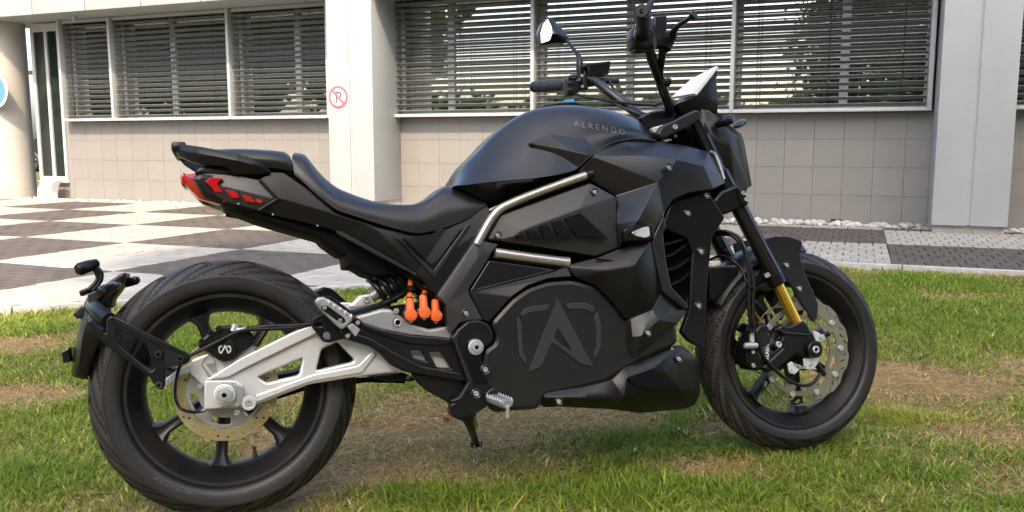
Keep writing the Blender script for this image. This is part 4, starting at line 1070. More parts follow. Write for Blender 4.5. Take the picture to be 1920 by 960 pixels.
# shroud
sh = facets("shroud", [(1083, 322, .160), (1112, 294, .184), (1140, 272, .170), (1167, 264, .156), (1196, 261, .146), (1229, 265, .140), (1279, 272, .150), (1329, 284, .150), (1340, 289, .148), (1358, 335, .160),
        (1360, 343, .162), (1338, 354, .185), (1292, 361, .200), (1262, 374, .203), (1245, 400, .204), (1228, 432, .204), (1196, 413, .246), (1168, 450, .216), (1157, 420, .198), (1155, 367, .166),
        (1118, 345, .160), (1108, 336, .158), (1234, 342, .212), (1205, 292, .200), (1270, 300, .206), (1320, 312, .200), (1160, 466, .194)],
       [(1, 2, 3, 23), (3, 4, 5, 23), (5, 6, 24, 23), (1, 23, 22), (23, 24, 22), (6, 7, 25, 24), (7, 8, 9, 25), (9, 10, 11, 25), (25, 11, 12, 24), (24, 12, 13, 22), (22, 13, 14), (22, 14, 15, 16), (16, 15, 17), (0, 1, 22), (0, 22, 19), (0, 19, 20, 21), (22, 16, 18, 19), (16, 17, 26, 18)], SA, bike, t=.03, bev=.004, ang=15, mirror=True)
sh["label"] = "angular matte black shroud beside the tank"
bolt(1254, 314, .226, sh, .0062, cup=True)
tube("shroud_lip", [S(1112, 293, .178), S(1140, 271.5, .170), S(1167, 263.5, .158), S(1196, 260.5, .148), S(1229, 264, .142)], .0028, GR, bike, n=24, seg=8)
tube("shroud_edge_glint", [S(1332, 284, .150), S(1341, 290, .150), S(1351, 314, .156), S(1358, 336, .161)], .0042, M_['alu_dull'], bike, n=20, seg=8)  # pale metal strip drawn as the bright reflection along the edge
lt = plate("latch_housing", [(1168, 431), (1191, 418), (1225, 420), (1230, 444), (1221, 450), (1172, 453)], .222, .03, PL, bike, bev=.005, rnd=4)
plate("latch_plate", [(1184, 436), (1199, 427), (1217, 425), (1219, 442), (1210, 446), (1192, 442)], .2245, .006, M_['alu'], lt, bev=.001, rnd=2)
bolt(1190, 437, .2255, lt, .004)
# lower shroud body, between side panel and motor cover
facets("mid_cover", [(1060, 498, .172), (1120, 483, .186), (1160, 467, .194), (1221, 451, .200), (1232, 500, .198), (1240, 546, .192), (1222, 580, .192), (1182, 598, .192), (1172, 597, .186), (1150, 568, .184), (1118, 535, .184), (1080, 520, .182), (1190, 500, .216), (1140, 508, .202)],
       [(0, 1, 13), (1, 2, 12, 13), (2, 3, 12), (3, 4, 12), (4, 5, 12), (5, 6, 12), (6, 7, 8, 12), (8, 9, 13, 12), (9, 10, 13), (10, 11, 13), (11, 0, 13)], PL, bike, t=.04, bev=.004, ang=24, mirror=True)
plate("duct_slit_shade", [(1118, 484), (1152, 488), (1152, 490), (1118, 487)], .198, .004, DK, bike, bev=.0004, rnd=0)  # black strip on the surface, paints the slit's dark inside
plate("radiator_strip", [(1247, 408), (1250, 428), (1244, 436), (1249, 485), (1259, 537), (1292, 573), (1288, 583), (1243, 548), (1222, 455), (1230, 432), (1245, 402)], .203, .02, GR, bike, bev=.004, rnd=4)
rp = plate("radiator_cover", [(1262, 376), (1319, 361), (1332, 365), (1360, 408), (1346, 430), (1336, 446), (1328, 520), (1323, 590), (1322, 647), (1317, 653), (1293, 640), (1278, 623), (1290, 588), (1294, 560), (1299, 476), (1289, 447), (1247, 428), (1246, 416), (1250, 400)], .165, .022, PL, bike, bev=.004, rnd=4)
plate("radiator_cover_highlight", [(1298, 476), (1301, 476), (1297, 560), (1295, 588), (1292, 588)], .167, .004, GR, rp, bev=.001, rnd=0)  # lighter strip painting the highlight along the cover's left edge
for px, py in ((1289, 399), (1324, 366), (1314, 471), (1310, 573)): bolt(px, py, .167, rp, .0068, cup=True)
rad = plate("radiator", [(1246, 430), (1300, 440), (1300, 590), (1262, 545)], .10, .22, DK, bike, bev=.004)
for L in ([(1247, 481), (1262, 476), (1289, 455)], [(1253, 505), (1270, 500), (1295, 482)], [(1258, 533), (1276, 525), (1297, 508)], [(1245, 458), (1262, 453), (1284, 447)]):
    V = []
    for x, y in L: V += [S(x, y, .15), S(x, y - 5, .10), S(x, y, .15) + (0, 0, -.004), S(x, y - 5, .10) + (0, 0, -.004)]
    mobj("radiator_vane", V, [(0, 4, 5, 1), (2, 3, 7, 6), (0, 2, 6, 4), (4, 8, 9, 5), (6, 7, 11, 10), (4, 6, 10, 8)], GR, rad, 30)
wl = facets("lower_winglet", [(1182, 598, .196), (1222, 581, .198), (1239, 551, .192), (1267, 572, .188), (1288, 585, .182), (1270, 607, .186), (1193, 668, .190), (1180, 666, .180), (1173, 637, .176), (1175, 598, .176), (1202, 630, .212), (1186, 632, .200), (1236, 600, .208)],
       [(0, 1, 10, 11), (1, 2, 3, 12), (3, 4, 5, 12), (1, 12, 10), (12, 5, 6, 10), (10, 6, 11), (6, 7, 8, 11), (8, 9, 0, 11)], SA, bike, t=.03, bev=.003, ang=14, mirror=True)
bolt(1215, 624, .214, wl, .0065, cup=True)
# motor cover
mc = plate("motor_cover", [(919, 606), (935, 587), (960, 560), (990, 539), (1030, 526), (1072, 524), (1115, 534), (1140, 557), (1160, 580), (1176, 602), (1270, 604), (1272, 645), (1200, 680), (1160, 703), (1140, 718), (1020, 745), (1012, 768), (960, 771), (925, 775), (906, 740), (902, 690), (908, 655), (927, 643), (929, 628)], .176, .04, M_['grey_plastic'], bike, bev=.012, rnd=10)
mc["label"] = "round motor cover with a raised letter A emblem"
M_['emblem'] = mat("emblem_grey", (.020, .021, .0215), .42)
ap = plate("emblem", [(1045, 560), (1113, 688), (1089, 683), (1050, 652), (1035, 643), (1015, 688), (991, 697)], .1800, .008, M_['emblem'], mc, [[(1046, 615), (1073, 658), (1056, 650), (1049, 643), (1039, 632)]], bev=.0012, rnd=.6, hrnd=.5)
for L in ([(976, 591), (982, 580), (995, 575), (1031, 571), (1026, 582), (993, 586), (983, 593)], [(1061, 570), (1098, 567), (1116, 577), (1111, 587), (1095, 579), (1065, 580)],
          [(970, 594), (977, 602), (981, 660), (989, 673), (985, 681), (973, 665), (969, 600)], [(1121, 585), (1127, 610), (1127, 652), (1116, 671), (1112, 666), (1118, 650), (1118, 615), (1114, 595)]):
    plate("emblem_border", L, .1785, .005, M_['emblem'], mc, bev=.001, rnd=1.5)
# upper motor guard
facets("motor_guard", [(917, 488, .168), (1043, 506, .176), (880, 547, .170), (906, 600, .176), (918, 604, .180), (935, 584, .184), (960, 557, .186), (990, 536, .187), (1030, 522, .187), (1072, 519, .186), (1064, 497, .176)],
       [(0, 1, 2), (2, 1, 10, 9, 8), (2, 8, 7, 6), (2, 6, 5, 4, 3)], PL, bike, t=.03, bev=.003, ang=8)
tube("guard_seam", [S(881, 548, .172), S(960, 527, .176), S(1043, 506, .179)], .0016, GR, bike, seg=6)
# belly pan
bp_ = facets("belly_pan", [(1017, 741, .176), (1024, 734, .172), (1094, 725, .178), (1146, 712, .182), (1159, 700, .182), (1169, 689, .180), (1266, 650, .172), (1280, 647, .165), (1311, 675, .140), (1314, 735, .125), (1304, 760, .120), (1281, 768, .125), (1199, 775, .130), (1150, 768, .135), (1056, 763, .150), (1020, 764, .155), (1015, 751, .168),
        (1024, 746, .184), (1100, 747, .190), (1169, 747, .196), (1175, 709, .200), (1225, 690, .200), (1250, 667, .186), (1277, 733, .176), (1225, 734, .196), (1246, 699, .196), (1268, 672, .180)],
       [(0, 1, 17, 16), (1, 2, 18, 17), (2, 3, 19, 18), (3, 4, 5, 20, 19), (5, 6, 22, 21, 20), (6, 7, 26, 22), (7, 8, 26), (8, 9, 23, 26), (26, 23, 25), (22, 26, 25), (21, 22, 25), (16, 17, 14, 15), (17, 18, 14), (18, 19, 13, 14), (19, 24, 12, 13), (24, 23, 11, 12), (23, 9, 10, 11), (19, 20, 24), (20, 21, 25, 23, 24)], PL, bike, t=.03, bev=.004, ang=20, mirror=True)
plate("belly_recess_shade", [(1176, 709), (1225, 692), (1274, 731), (1225, 731), (1190, 722)], .2055, .008, DK, bp_, bev=.001, rnd=4, gx=-.25)  # black plate standing proud, paints the shade of a recess
plate("belly_floor", [(1025, 750), (1170, 755), (1285, 700), (1300, 740), (1290, 762), (1200, 770), (1030, 758)], .13, .26, PL, bike, bev=.006)
bolt(1048, 753, .186, bp_, .0065, cup=True); bolt(1273, 673, .186, bp_, .0065, cup=True); bolt(1260, 654, .178, bp_, .0035)

# ---------------- foot rest brackets
fb = plate("foot_bracket", [(847, 633), (857, 619), (878, 602), (897, 600), (916, 607), (926, 628), (924, 642), (906, 653), (902, 678), (915, 690), (912, 705), (919, 717), (934, 729), (930, 750), (905, 768), (886, 779), (862, 787), (847, 778), (843, 760), (861, 749), (884, 718), (854, 642)], .192, .03, PL, bike, bev=.004, rnd=4)
plate("bracket_ridge", [(847, 634), (858, 620), (863, 626), (857, 642), (886, 716), (868, 748), (852, 756), (842, 752), (861, 745), (878, 716), (852, 645)], .198, .012, GR, fb, bev=.003, rnd=3)
plate("pocket_shade", [(875, 668), (884, 674), (900, 673), (902, 682), (899, 692), (905, 703), (913, 708), (918, 722), (889, 719), (886, 708)], .1930, .004, DK, fb, bev=.0006, rnd=2)  # black plate on the bracket, shade of a pocket painted on
pv = S(891, 651, .196)
nutv(pv, .0190, .010, M_['bolt'], "pivot_washer", fb, False, .35); nutv(pv + (0, -.008, 0), .0125, .010, M_['bolt'], "pivot_nut", fb); cyl("pivot_bore", pv, pv + (0, -.012, 0), .006, DK, fb)
nutv(pv + (0, .002, 0), .0225, .006, M_['gloss'], "pivot_cup", fb, False, .8)
bolt(910, 693, .196, fb, .0075, cup=True); bolt(893, 738, .196, fb, .0078, cup=True)
fp2 = empty("footpeg"); fp2.parent = bike
fp2.name = "footpeg"
a = S(920, 745, .19); b = S(952, 757, .27)
d = (b - a); L = np.linalg.norm(d); d /= L; up_ = np.array([0, 0, 1.]) - d * d[2]; up_ /= np.linalg.norm(up_); sd_ = np.cross(d, up_)
V, F = [], []
prof = [(-.016, -.006), (-.018, .004), (-.010, .010), (.010, .010), (.018, .004), (.016, -.006), (.008, -.012), (-.008, -.012)]
for q, sc in ((0, .7), (.1, 1), (.9, 1.), (1., .8)): V += [a + d * L * q + sd_ * x * sc + up_ * z * sc for x, z in prof]
mobj("peg_body", V, grid_faces(4, 8, closed_m=True) + [tuple(range(8))[::-1], tuple(range(24, 32))], M_['alu_dull'], fp2, 35)
for q in range(6):
    for s in (-1, 1):
        p_ = a + d * L * (.12 + .15 * q) + sd_ * .016 * s + up_ * .004
        mobj("tooth", [p_ - d * .005 - sd_ * .003, p_ + d * .005 - sd_ * .003, p_ + d * .005 + sd_ * .003, p_ - d * .005 + sd_ * .003, p_ + up_ * .010], [(0, 1, 4), (1, 2, 4), (2, 3, 4), (3, 0, 4)], M_['bolt'], fp2, 0)
cyl("peg_feeler", b + up_ * -.004, b + up_ * -.034, .0045, M_['bolt'], fp2)
plate("peg_mount", [(908, 738), (925, 726), (936, 735), (930, 752), (915, 752)], .205, .025, PL, bike, bev=.004)
# arm to the passenger peg
pa = plate("peg_arm", [(660, 592), (667, 593), (685, 607), (718, 617), (768, 627), (821, 631), (850, 634), (872, 690), (884, 716), (860, 716), (798, 705), (758, 697), (730, 683), (714, 665), (691, 650), (641, 634), (636, 622)], .178, .022, PL, bike,
           [[(769, 657), (790, 657), (801, 678), (776, 671)], [(805, 660), (827, 660), (846, 691), (820, 689)]], bev=.004, rnd=4)
plate("arm_rib", [(662, 594), (685, 608), (718, 618), (768, 628), (821, 632), (850, 636), (850, 645), (821, 649), (765, 645), (700, 624), (690, 622)], .183, .010, PL, pa, bev=.004, rnd=3)
plate("arm_rib", [(641, 632), (660, 622), (695, 634), (740, 660), (790, 686), (868, 700), (880, 716), (860, 715), (798, 704), (758, 696), (730, 682), (714, 664), (691, 649)], .183, .010, PL, pa, bev=.004, rnd=3)
plate("arm_skirt", [(770, 700), (860, 705), (884, 718), (862, 748), (843, 757), (800, 733), (786, 722)], .165, .02, PL, bike, bev=.004, rnd=4)
hb = plate("peg_hanger", [(583, 604), (590, 594), (604, 590), (650, 600), (665, 618), (655, 634), (640, 636), (617, 643), (606, 641), (585, 614)], .170, .012, PL, bike, [[(590, 607), (597, 603), (604, 606), (603, 613), (592, 613)], circ(7, 14, 612.6, 629)], bev=.002, rnd=4, hrnd=0)
pp = plate("passenger_peg", [(590, 566), (595, 558), (606, 556), (620, 563), (660, 590), (662, 600), (649, 614), (640, 618), (632, 612), (594, 574)], .200, .026, M_['alu_dull'], bike, bev=.005, rnd=3)
plate("peg_pad", [(601, 574), (611, 571), (646, 596), (648, 604), (639, 607), (603, 580)], .2015, .004, M_['gloss'], pp, bev=.001, rnd=3)
for k in range(5): 
    x, y = 614 + k * 10.5, 566 + k * 6.6
    plate("peg_rib", [(x, y), (x + 3, y - 4), (x + 6, y), (x + 2, y + 6)], .206, .012, M_['alu'], pp, bev=.0015, rnd=1)
for px, py in ((597, 567), (609, 577), (638, 601)): bolt(px, py, .202, pp, .0055)
plate("peg_strap", [(592, 560), (606, 554), (622, 556), (657, 582), (664, 596), (655, 590), (620, 563)], .19, .01, PL, bike, bev=.002)
plate("peg_lug", [(650, 612), (661, 606), (676, 618), (667, 632)], .195, .02, M_['alu_dull'], bike, bev=.002, rnd=2)
for px, py in ((671, 605), (652, 630)): bolt(px, py, .185, hb, .006)

# ---------------- motor casting, shock absorber, orange phase leads
cast = plate("motor_casting", [(640, 597), (667, 592), (691, 586), (714, 579), (732, 579), (758, 597), (770, 607), (807, 617), (837, 611), (850, 626), (850, 645), (820, 640), (768, 632), (718, 622), (685, 612), (655, 606)], .135, .10, M_['alu_dull'], bike, [circ(6, 14, 746, 605)], bev=.008, rnd=4, hrnd=0)
nutv(S(746, 605, .138), .010, .004, M_['bolt'], "casting_boss", cast, False, .65)
plate("motor_core", [(735, 575), (840, 560), (860, 640), (860, 700), (780, 690), (740, 640)], .08, .16, DK, bike, bev=.006)
plate("motor_face", [(750, 596), (762, 570), (800, 562), (835, 575), (838, 612), (800, 616), (770, 606)], .10, .03, PL, bike, bev=.004)
plate("shock_mount", [(652, 575), (664, 566), (676, 553), (693, 551), (703, 570), (690, 574), (664, 578)], .07, .05, M_['alu'], bike, bev=.005, rnd=4); bolt(687, 562, .074, bike, .0105)
plate("linkage_arm", [(620, 572), (645, 566), (700, 571), (720, 576), (700, 582), (645, 582)], .055, .03, M_['alu'], bike, bev=.005, rnd=4)
sa_, sb_ = S(690, 560, .03), S(790, 500, .03)
shk = tube("shock_absorber", [sa_, sa_ + .2 * (sb_ - sa_), sa_ + .5 * (sb_ - sa_), sb_], [.012, .018, .026, .026], M_['alu_dull'], bike, n=12, seg=20)
hel = []
for k in range(150):
    t = k / 149; c = sa_ + (.16 + .72 * t) * (sb_ - sa_)
    d = (sb_ - sa_) / np.linalg.norm(sb_ - sa_); e1 = np.cross(d, [0, 1., 0]); e1 /= np.linalg.norm(e1); e2 = np.cross(d, e1); w = 2 * math.pi * 5.5 * t
    hel.append(c + .040 * (math.cos(w) * e1 + math.sin(w) * e2))
tube("spring", hel, .0075, PL, shk, seg=10)
for k, (cx, cy, tx, ty, ux, uy) in enumerate(((770, 591, 768, 562, 770, 525), (795, 586, 793, 556, 800, 540), (817, 592, 816, 564, 818, 552))):
    y = .150 - .004 * k
    ld = tube("phase_lead", [S(cx, cy, y), S(.5 * (cx + tx), .5 * (cy + ty), y), S(tx, ty, y - .01), S(tx, ty - 4, y - .012)], [.0125, .0105, .0095, .008], M_['orange'], bike, n=10, seg=16)
    ld["label"] = "orange phase connector with its cable"
    c = S(cx, cy, y); cyl("connector_head", c + (0, .012, 0), c + (0, -.014, 0), .0150, M_['orange'], ld, 20); cyl("connector_button", c + (0, -.013, 0), c + (0, -.017, 0), .0075, M_['orange'], ld)
    for dx, dy in ((-9, -5), (9, -4), (1, 12)):
        plate("connector_ear", [(cx, cy), (cx + dx - dy * .3, cy + dy + dx * .3), (cx + dx * 1.3, cy + dy * 1.3), (cx + dx + dy * .3, cy + dy - dx * .3)], y + .004, .012, M_['orange'], ld, bev=.001, rnd=2)
        bolt(cx + dx, cy + dy, y + .006, ld, .0042)
    if k < 2: tube("cable", [S(tx, ty, y - .01), S(.5 * (tx + ux), .5 * (ty + uy), y - .03), S(ux, uy, y - .05)], .0065, M_['orange'], ld, n=8, seg=12)
    tube("cable_tie", [S(tx, ty - 1, y - .0105), S(tx, ty - 3, y - .0115)], .0102, DK, ld, seg=14)
tube("wiring_loom", [S(640, 592, .10), S(700, 578, .10), S(740, 560, .09), S(762, 545, .08), S(772, 520, .06)], .008, PL, bike, n=24, seg=10)
tube("cable_band", [S(770, 538, .125), S(771, 548, .13)], .012, DK, bike, seg=14)
bolt(743, 583, .14, cast, .008)
tube("red_lead", [S(826, 563, .12), S(838, 575, .13), S(842, 600, .13), S(846, 625, .13)], .0035, M_['red_dark'], bike, n=12, seg=8)

# ---------------- side stand
ss = tube("side_stand", [S(872, 776, .05), S(882, 800, .0), S(893, 832, -.115)], [.015, .011, .010], GR, bike, n=12, seg=14)
tip = S(893, 832, -.115)
cyl("stand_foot", tip + (0, .0, .006), tip + (0, -.003, -.010), .017, M_['gloss'], ss)
tube("return_spring", [S(888, 778, .03), S(892, 800, -.01)], .007, M_['bolt'], ss, seg=10)
plate("stand_lug", [(850, 768), (880, 770), (890, 786), (868, 790), (852, 784)], .06, .08, PL, bike, bev=.004)

# ---------------- front end: forks, brake, fender
FK = .100
def pair(o):
    return flip_copy(o, bike)
fl_ = tube("fork_leg", [S(1350, 322, FK), S(1372, 364, FK), S(1400, 417, FK), S(1430, 474, FK), S(1447, 507, FK), S(1457, 527, FK)], [.0235, .0235, .0235, .0235, .0245, .0245], M_['gloss'], bike, n=20, seg=28); pair(fl_)
st = tube("stanchion", [S(1304, 226, FK), S(1352, 326, FK)], .0175, M_['gloss'], bike, seg=24); pair(st)
gt = tube("fork_slider", [S(1452, 520, FK), S(1495, 608, FK)], .0158, M_['gold'], bike, seg=28); gt["label"] = "gold lower fork tube"; pair(gt)
tube("fork_seal", [S(1449, 513, FK), S(1452, 519, FK), S(1459, 532, FK)], [.0248, .0265, .0255], PL, fl_, seg=28)
plate("fork_label", [(1433, 515), (1441, 510), (1446, 517), (1437, 522)], FK + .0255, .003, M_['alu_dull'], fl_, bev=.0003, rnd=1)
lc = plate("lower_yoke", [(1337, 376), (1352, 358), (1386, 344), (1402, 370), (1404, 384), (1396, 387), (1362, 402), (1352, 402)], FK + .034, .26, PL, bike, bev=.008, rnd=5)
plate("yoke_clamp", [(1382, 352), (1394, 356), (1405, 376), (1402, 386), (1390, 382)], FK + .042, .03, PL, lc, bev=.004, rnd=3)
bolt(1394, 362, FK + .044, lc, .0075); bolt(1400, 374, FK + .044, lc, .0075)
uy = plate("upper_yoke", [(1232, 252), (1240, 236), (1266, 224), (1302, 206), (1312, 206), (1317, 222), (1296, 236), (1262, 252), (1240, 262)], FK + .03, .26, GR, bike, bev=.006, rnd=5)
bolt(1266, 238, FK + .033, uy, .0085); bolt(1266, 255, .10, uy, .006)
plate("steering_head", [(1215, 255), (1250, 240), (1300, 240), (1340, 330), (1330, 372), (1260, 372), (1230, 290)], .05, .10, DK, bike, bev=.006)
plate("steering_bracket", [(1200, 220), (1222, 208), (1245, 205), (1270, 210), (1262, 235), (1230, 248), (1212, 240)], .06, .12, PL, bike, bev=.006)
for L in ([(1221, 240), (1245, 233), (1248, 240), (1227, 250)], [(1240, 262), (1252, 259), (1262, 262), (1248, 267)]):
    plate("cable_clamp", L, .11, .02, M_['alu'], bike, bev=.003)
# axle carrier and its caliper
axl = plate("axle_carrier", [(1468, 606), (1478, 612), (1506, 600), (1516, 607), (1522, 624), (1540, 640), (1545, 660), (1530, 672), (1510, 672), (1495, 664), (1462, 690), (1440, 700), (1428, 690), (1446, 672), (1470, 650), (1462, 640), (1470, 628), (1450, 620)], .118, .028, PL, bike, bev=.007, rnd=5); pair(axl)
plate("carrier_ridge", [(1458, 616), (1475, 622), (1520, 626), (1520, 630), (1472, 628)], .124, .012, GR, axl, bev=.003, rnd=2)
ac = S(1524, 655, .122)
nutv(ac, .0240, .014, PL, "axle_cap", axl, False, .45); nutv(ac + (0, -.012, 0), .0105, .006, M_['bolt'], "axle_end", axl, False, .55)
cyl("axle", S(1524, 655, .118), S(1524, 655, .118) * (1, -1, 1), .010, M_['bolt'], front)
fc = plate("brake_caliper", [(1398, 652), (1414, 622), (1425, 608), (1440, 608), (1446, 622), (1446, 655), (1442, 680), (1428, 695), (1408, 695), (1398, 680)], .112, .06, PL, bike, bev=.007, rnd=5)
fc["label"] = "black front brake caliper with white lettering"
cyl("piston_cap", S(1413, 672, .112), S(1413, 672, .124), .020, M_['gloss'], fc); cyl("piston_cap", S(1431, 636, .112), S(1431, 636, .120), .020, PL, fc)
bolt(1460, 646, .122, fc, .011); bolt(1413, 685, .124, fc, .007); bolt(1412, 660, .124, fc, .006)
def upright_text(s, px, py0, py1, y, m, parent):
    me = text_mesh(s, 1.0, .0); n = len(me.vertices); co = np.zeros(n * 3); me.vertices.foreach_get("co", co); co = co.reshape(-1, 3)
    a, b = S(px, py0, y), S(px + 1, py1, y); x0, x1 = co[:, 0].min(), co[:, 0].max(); t = (co[:, 0] - x0) / (x1 - x0)
    e = b - a; left = np.array([-1., 0, 0])
    P_ = a + np.outer(t, e) + np.outer(co[:, 1] / .73 * .0105, left)
    me.vertices.foreach_set("co", P_.ravel()); finish(me, m, 0); me.name = "lettering"; link(bpy.data.objects.new("lettering", me), parent)
plate("caliper_face", [(1428, 626), (1444, 624), (1445, 676), (1430, 682)], .1165, .01, M_['gloss'], fc, bev=.002, rnd=3)
upright_text("ALRENDO", 1441, 675, 630, .1185, M_['white'], fc)
plate("sensor_bracket", [(1524, 620), (1533, 622), (1540, 628), (1546, 627), (1547, 638), (1538, 640), (1530, 640)], .124, .006, M_['alu'], axl, bev=.001, rnd=2)
plate("sensor_bracket", [(1507, 672), (1537, 671), (1534, 680), (1528, 690), (1533, 694), (1524, 692), (1500, 692), (1490, 702), (1480, 700), (1477, 682), (1484, 678), (1508, 688)], .110, .005, M_['alu'], axl, bev=.001, rnd=2)
for k in range(10):
    t = k / 9; x, y = 1487 + 22 * t, 676 + 9 * t + 4 * math.sin(t * 3)
    plate("tone_tooth", [(x, y), (x + 1.2, y), (x + 2.2, y + 9), (x + 1, y + 9)], .1105, .004, DK, axl, bev=.0002, rnd=0)
bolt(1541, 632, .128, axl, .007); bolt(1483, 696, .114, axl, .007); bolt(1521, 684, .114, axl, .006)
# hoses down the fork
for k, P_ in enumerate(([(1336, 436, .06), (1360, 434, .09), (1385, 445, .11), (1398, 470, .125), (1403, 520, .13), (1404, 580, .13), (1409, 630, .125)], [(1336, 440, .05), (1372, 442, .10), (1392, 465, .115), (1411, 520, .13), (1412, 590, .13), (1414, 615, .13), (1430, 665, .125), (1455, 695, .12), (1480, 714, .115), (1505, 723, .11), (1525, 718, .11), (1537, 700, .11)],
                       [(1331, 487, .02), (1350, 480, .06), (1372, 488, .10), (1390, 505, .115), (1402, 535, .128)])):
    tube("brake_hose", [S(*q) for q in P_], .0048 if k < 2 else .004, M_['plastic'], bike, n=48, seg=10)
cyl("hose_fitting", S(1409, 618, .125), S(1410, 642, .125), .0075, M_['bolt'], fc); cyl("hose_fitting", S(1396, 648, .13), S(1420, 648, .13), .0085, M_['bolt'], fc)
for y_ in (537, 620): cyl("hose_clip", S(1407, y_ - 3, .13), S(1408, y_ + 4, .13), .0125, PL, bike)
# fender: arched sheet over the tyre, with a blade down to the carrier
fr_rows = []
for ang in np.linspace(R(84), R(150), 26):
    row = []
    for q in np.linspace(-1, 1, 13):
        rr = .332 - .040 * abs(q)**2.4; w = .078 * q
        row.append(np.array([rr * math.cos(ang), w, rr * math.sin(ang)]))
    for q in np.linspace(1, -1, 13):
        rr = .328 - .040 * abs(q)**2.4; w = .075 * q
        row.append(np.array([rr * math.cos(ang), w, rr * math.sin(ang)]))
    fr_rows.append(row)
fen = mobj("front_fender", fput(np.array(fr_rows).reshape(-1, 3)), grid_faces(26, 26, closed_m=True) + [tuple(range(26)), tuple(range(650, 676))[::-1]], SA, bike, 50)
fb_ = plate("fender_blade", [(1432, 448), (1452, 443), (1478, 443), (1505, 452), (1500, 478), (1509, 512), (1524, 545), (1535, 571), (1532, 598), (1526, 604), (1508, 575), (1480, 530), (1452, 490), (1438, 470)], .088, .008, SA, fen, bev=.002, rnd=4); 
flip_copy(fb_, fen)
for px, py in ((1475, 497), (1499, 541)): bolt(px, py, .090, fen, .0068, cup=True)
plate("fender_tail", [(1330, 500), (1384, 497), (1386, 512), (1340, 566), (1330, 560)], .072, .144, PL, fen, bev=.006, rnd=3)
# headlight
facets("headlight", [(1313, 203, .07), (1330, 206, .085), (1347, 219, .092), (1361, 237, .096), (1384, 254, .085), (1389, 269, .075), (1403, 350, .055), (1400, 362, .05), (1379, 362, .08), (1345, 300, .092), (1318, 250, .09), (1370, 275, .108)],
       [(0, 1, 2, 10), (2, 3, 11, 10), (3, 4, 11), (4, 5, 11), (5, 6, 11), (6, 7, 8, 11), (8, 9, 11), (9, 10, 11)], PL, bike, t=.14, bev=.005, ang=25, mirror=False)
plate("headlight_rim", [(1384, 254), (1389, 268), (1404, 350), (1401, 358), (1397, 350), (1383, 272)], .05, .10, GR, bike, bev=.004)
facets("headlight", [(1313, 203, -.07), (1330, 206, -.085), (1347, 219, -.092), (1361, 237, -.096), (1384, 254, -.085), (1389, 269, -.075), (1403, 350, -.055), (1379, 362, -.08), (1345, 300, -.092), (1318, 250, -.09)], [(0, 1, 2, 9), (2, 3, 8, 9), (3, 4, 5, 8), (5, 6, 7, 8)], PL, bike, t=-.02, bev=0)
tube("headlight_stay", [S(1318, 232, .10), S(1330, 262, .10), S(1352, 305, .095)], .008, PL, bike, n=10, seg=10)
pod("turn_signal", 1376, 221, 1340, 236, .16, .10, .014, M_['gloss'], bike)
pod("turn_signal", 1396, 228, 1376, 238, -.14, -.10, .012, M_['gloss'], bike)
# instrument panel
Dy = .085
corner = [S(1261, 183, Dy), S(1344, 126, Dy), S(1308, 176, Dy)]
ip = facets("instrument_panel", [(1267, 195, .080), (1306, 180, .085), (1347, 129, .08), (1344, 150, .08), (1347, 190, .075), (1346, 212, .07), (1318, 210, .07), (1280, 215, .06)], [(0, 1, 7), (1, 2, 3, 4), (1, 4, 5, 6, 7)], PL, bike, t=.15, bev=.004, ang=25)
# the pale face leans back towards the rider, so it shows from behind
n0, n1 = S(1304, 177, .078), S(1345, 125, .078); f1 = n1 + (0, .15, 0); f0 = S(1260, 184, -.072)
off = np.array([-.003, 0, .003]); V = [v + off for v in (n0, n1, f1, f0)]
mobj("screen", V + [v + np.array([.006, 0, -.006]) for v in V], [(0, 1, 2, 3), (7, 6, 5, 4), (0, 4, 5, 1), (1, 5, 6, 2), (2, 6, 7, 3), (3, 7, 4, 0)], M_['screen'], ip, 20)

# ---------------- handlebar and controls
hbm = tube("handlebar", [S(1208, 72, .29), S(1217, 96, .235), S(1229, 128, .19), S(1243, 168, .13), S(1256, 205, .075), S(1250, 214, .04), S(1232, 216, -.03), S(1205, 219, -.075), S(1172, 196, -.125), S(1140, 172, -.165), S(1118, 153, -.20), S(1102, 149, -.225), S(1080, 154, -.25)], .0143, M_['gloss'], bike, n=60, seg=16)
gr_ = tube("grip", [S(1203.5, 22, .415), S(1204, 24, .412), S(1205, 40, .37), S(1207, 62, .30), S(1208, 66, .285)], [.006, .0165, .0172, .0172, .020], M_['grip'], hbm, n=20, seg=24)
cyl("bar_end", S(1203, 20, .425), S(1204, 24, .41), .0165, PL, hbm); nutv(S(1203, 21, .424), .006, .003, M_['gloss'], "bar_end_bolt", hbm, False, .5)
for k in range(5):
    a, b = S(1204.5 + .4 * k, 29 + 6 * k, .395 - .018 * k), S(1204.6 + .4 * k, 31 + 6 * k, .392 - .018 * k)
    tube("grip_ring", [a, b], .0182, M_['grip'], hbm, seg=20)
plate("switch_housing", [(1188, 52), (1198, 44), (1220, 46), (1232, 62), (1228, 84), (1212, 92), (1192, 88), (1186, 70)], .30, .05, PL, hbm, bev=.008, rnd=5)
plate("switch_housing", [(1190, 84), (1228, 82), (1230, 92), (1214, 96), (1194, 95)], .29, .04, M_['gloss'], hbm, bev=.004, rnd=3)
mcyl = plate("master_cylinder", [(1227, 30), (1251, 28), (1252, 52), (1248, 66), (1230, 66), (1226, 48)], .26, .05, PL, hbm, bev=.004, rnd=3)
plate("lever_mount", [(1230, 62), (1262, 56), (1272, 64), (1266, 78), (1258, 96), (1252, 88), (1236, 86)], .26, .03, PL, hbm, bev=.004, rnd=3)
tube("brake_lever", [S(1262, 72, .27), S(1263, 60, .285), S(1270, 50, .31), S(1284, 40, .35), S(1297, 31, .39), S(1301, 29, .40)], [.008, .009, .0075, .0065, .007, .0085], PL, hbm, n=24, seg=12)
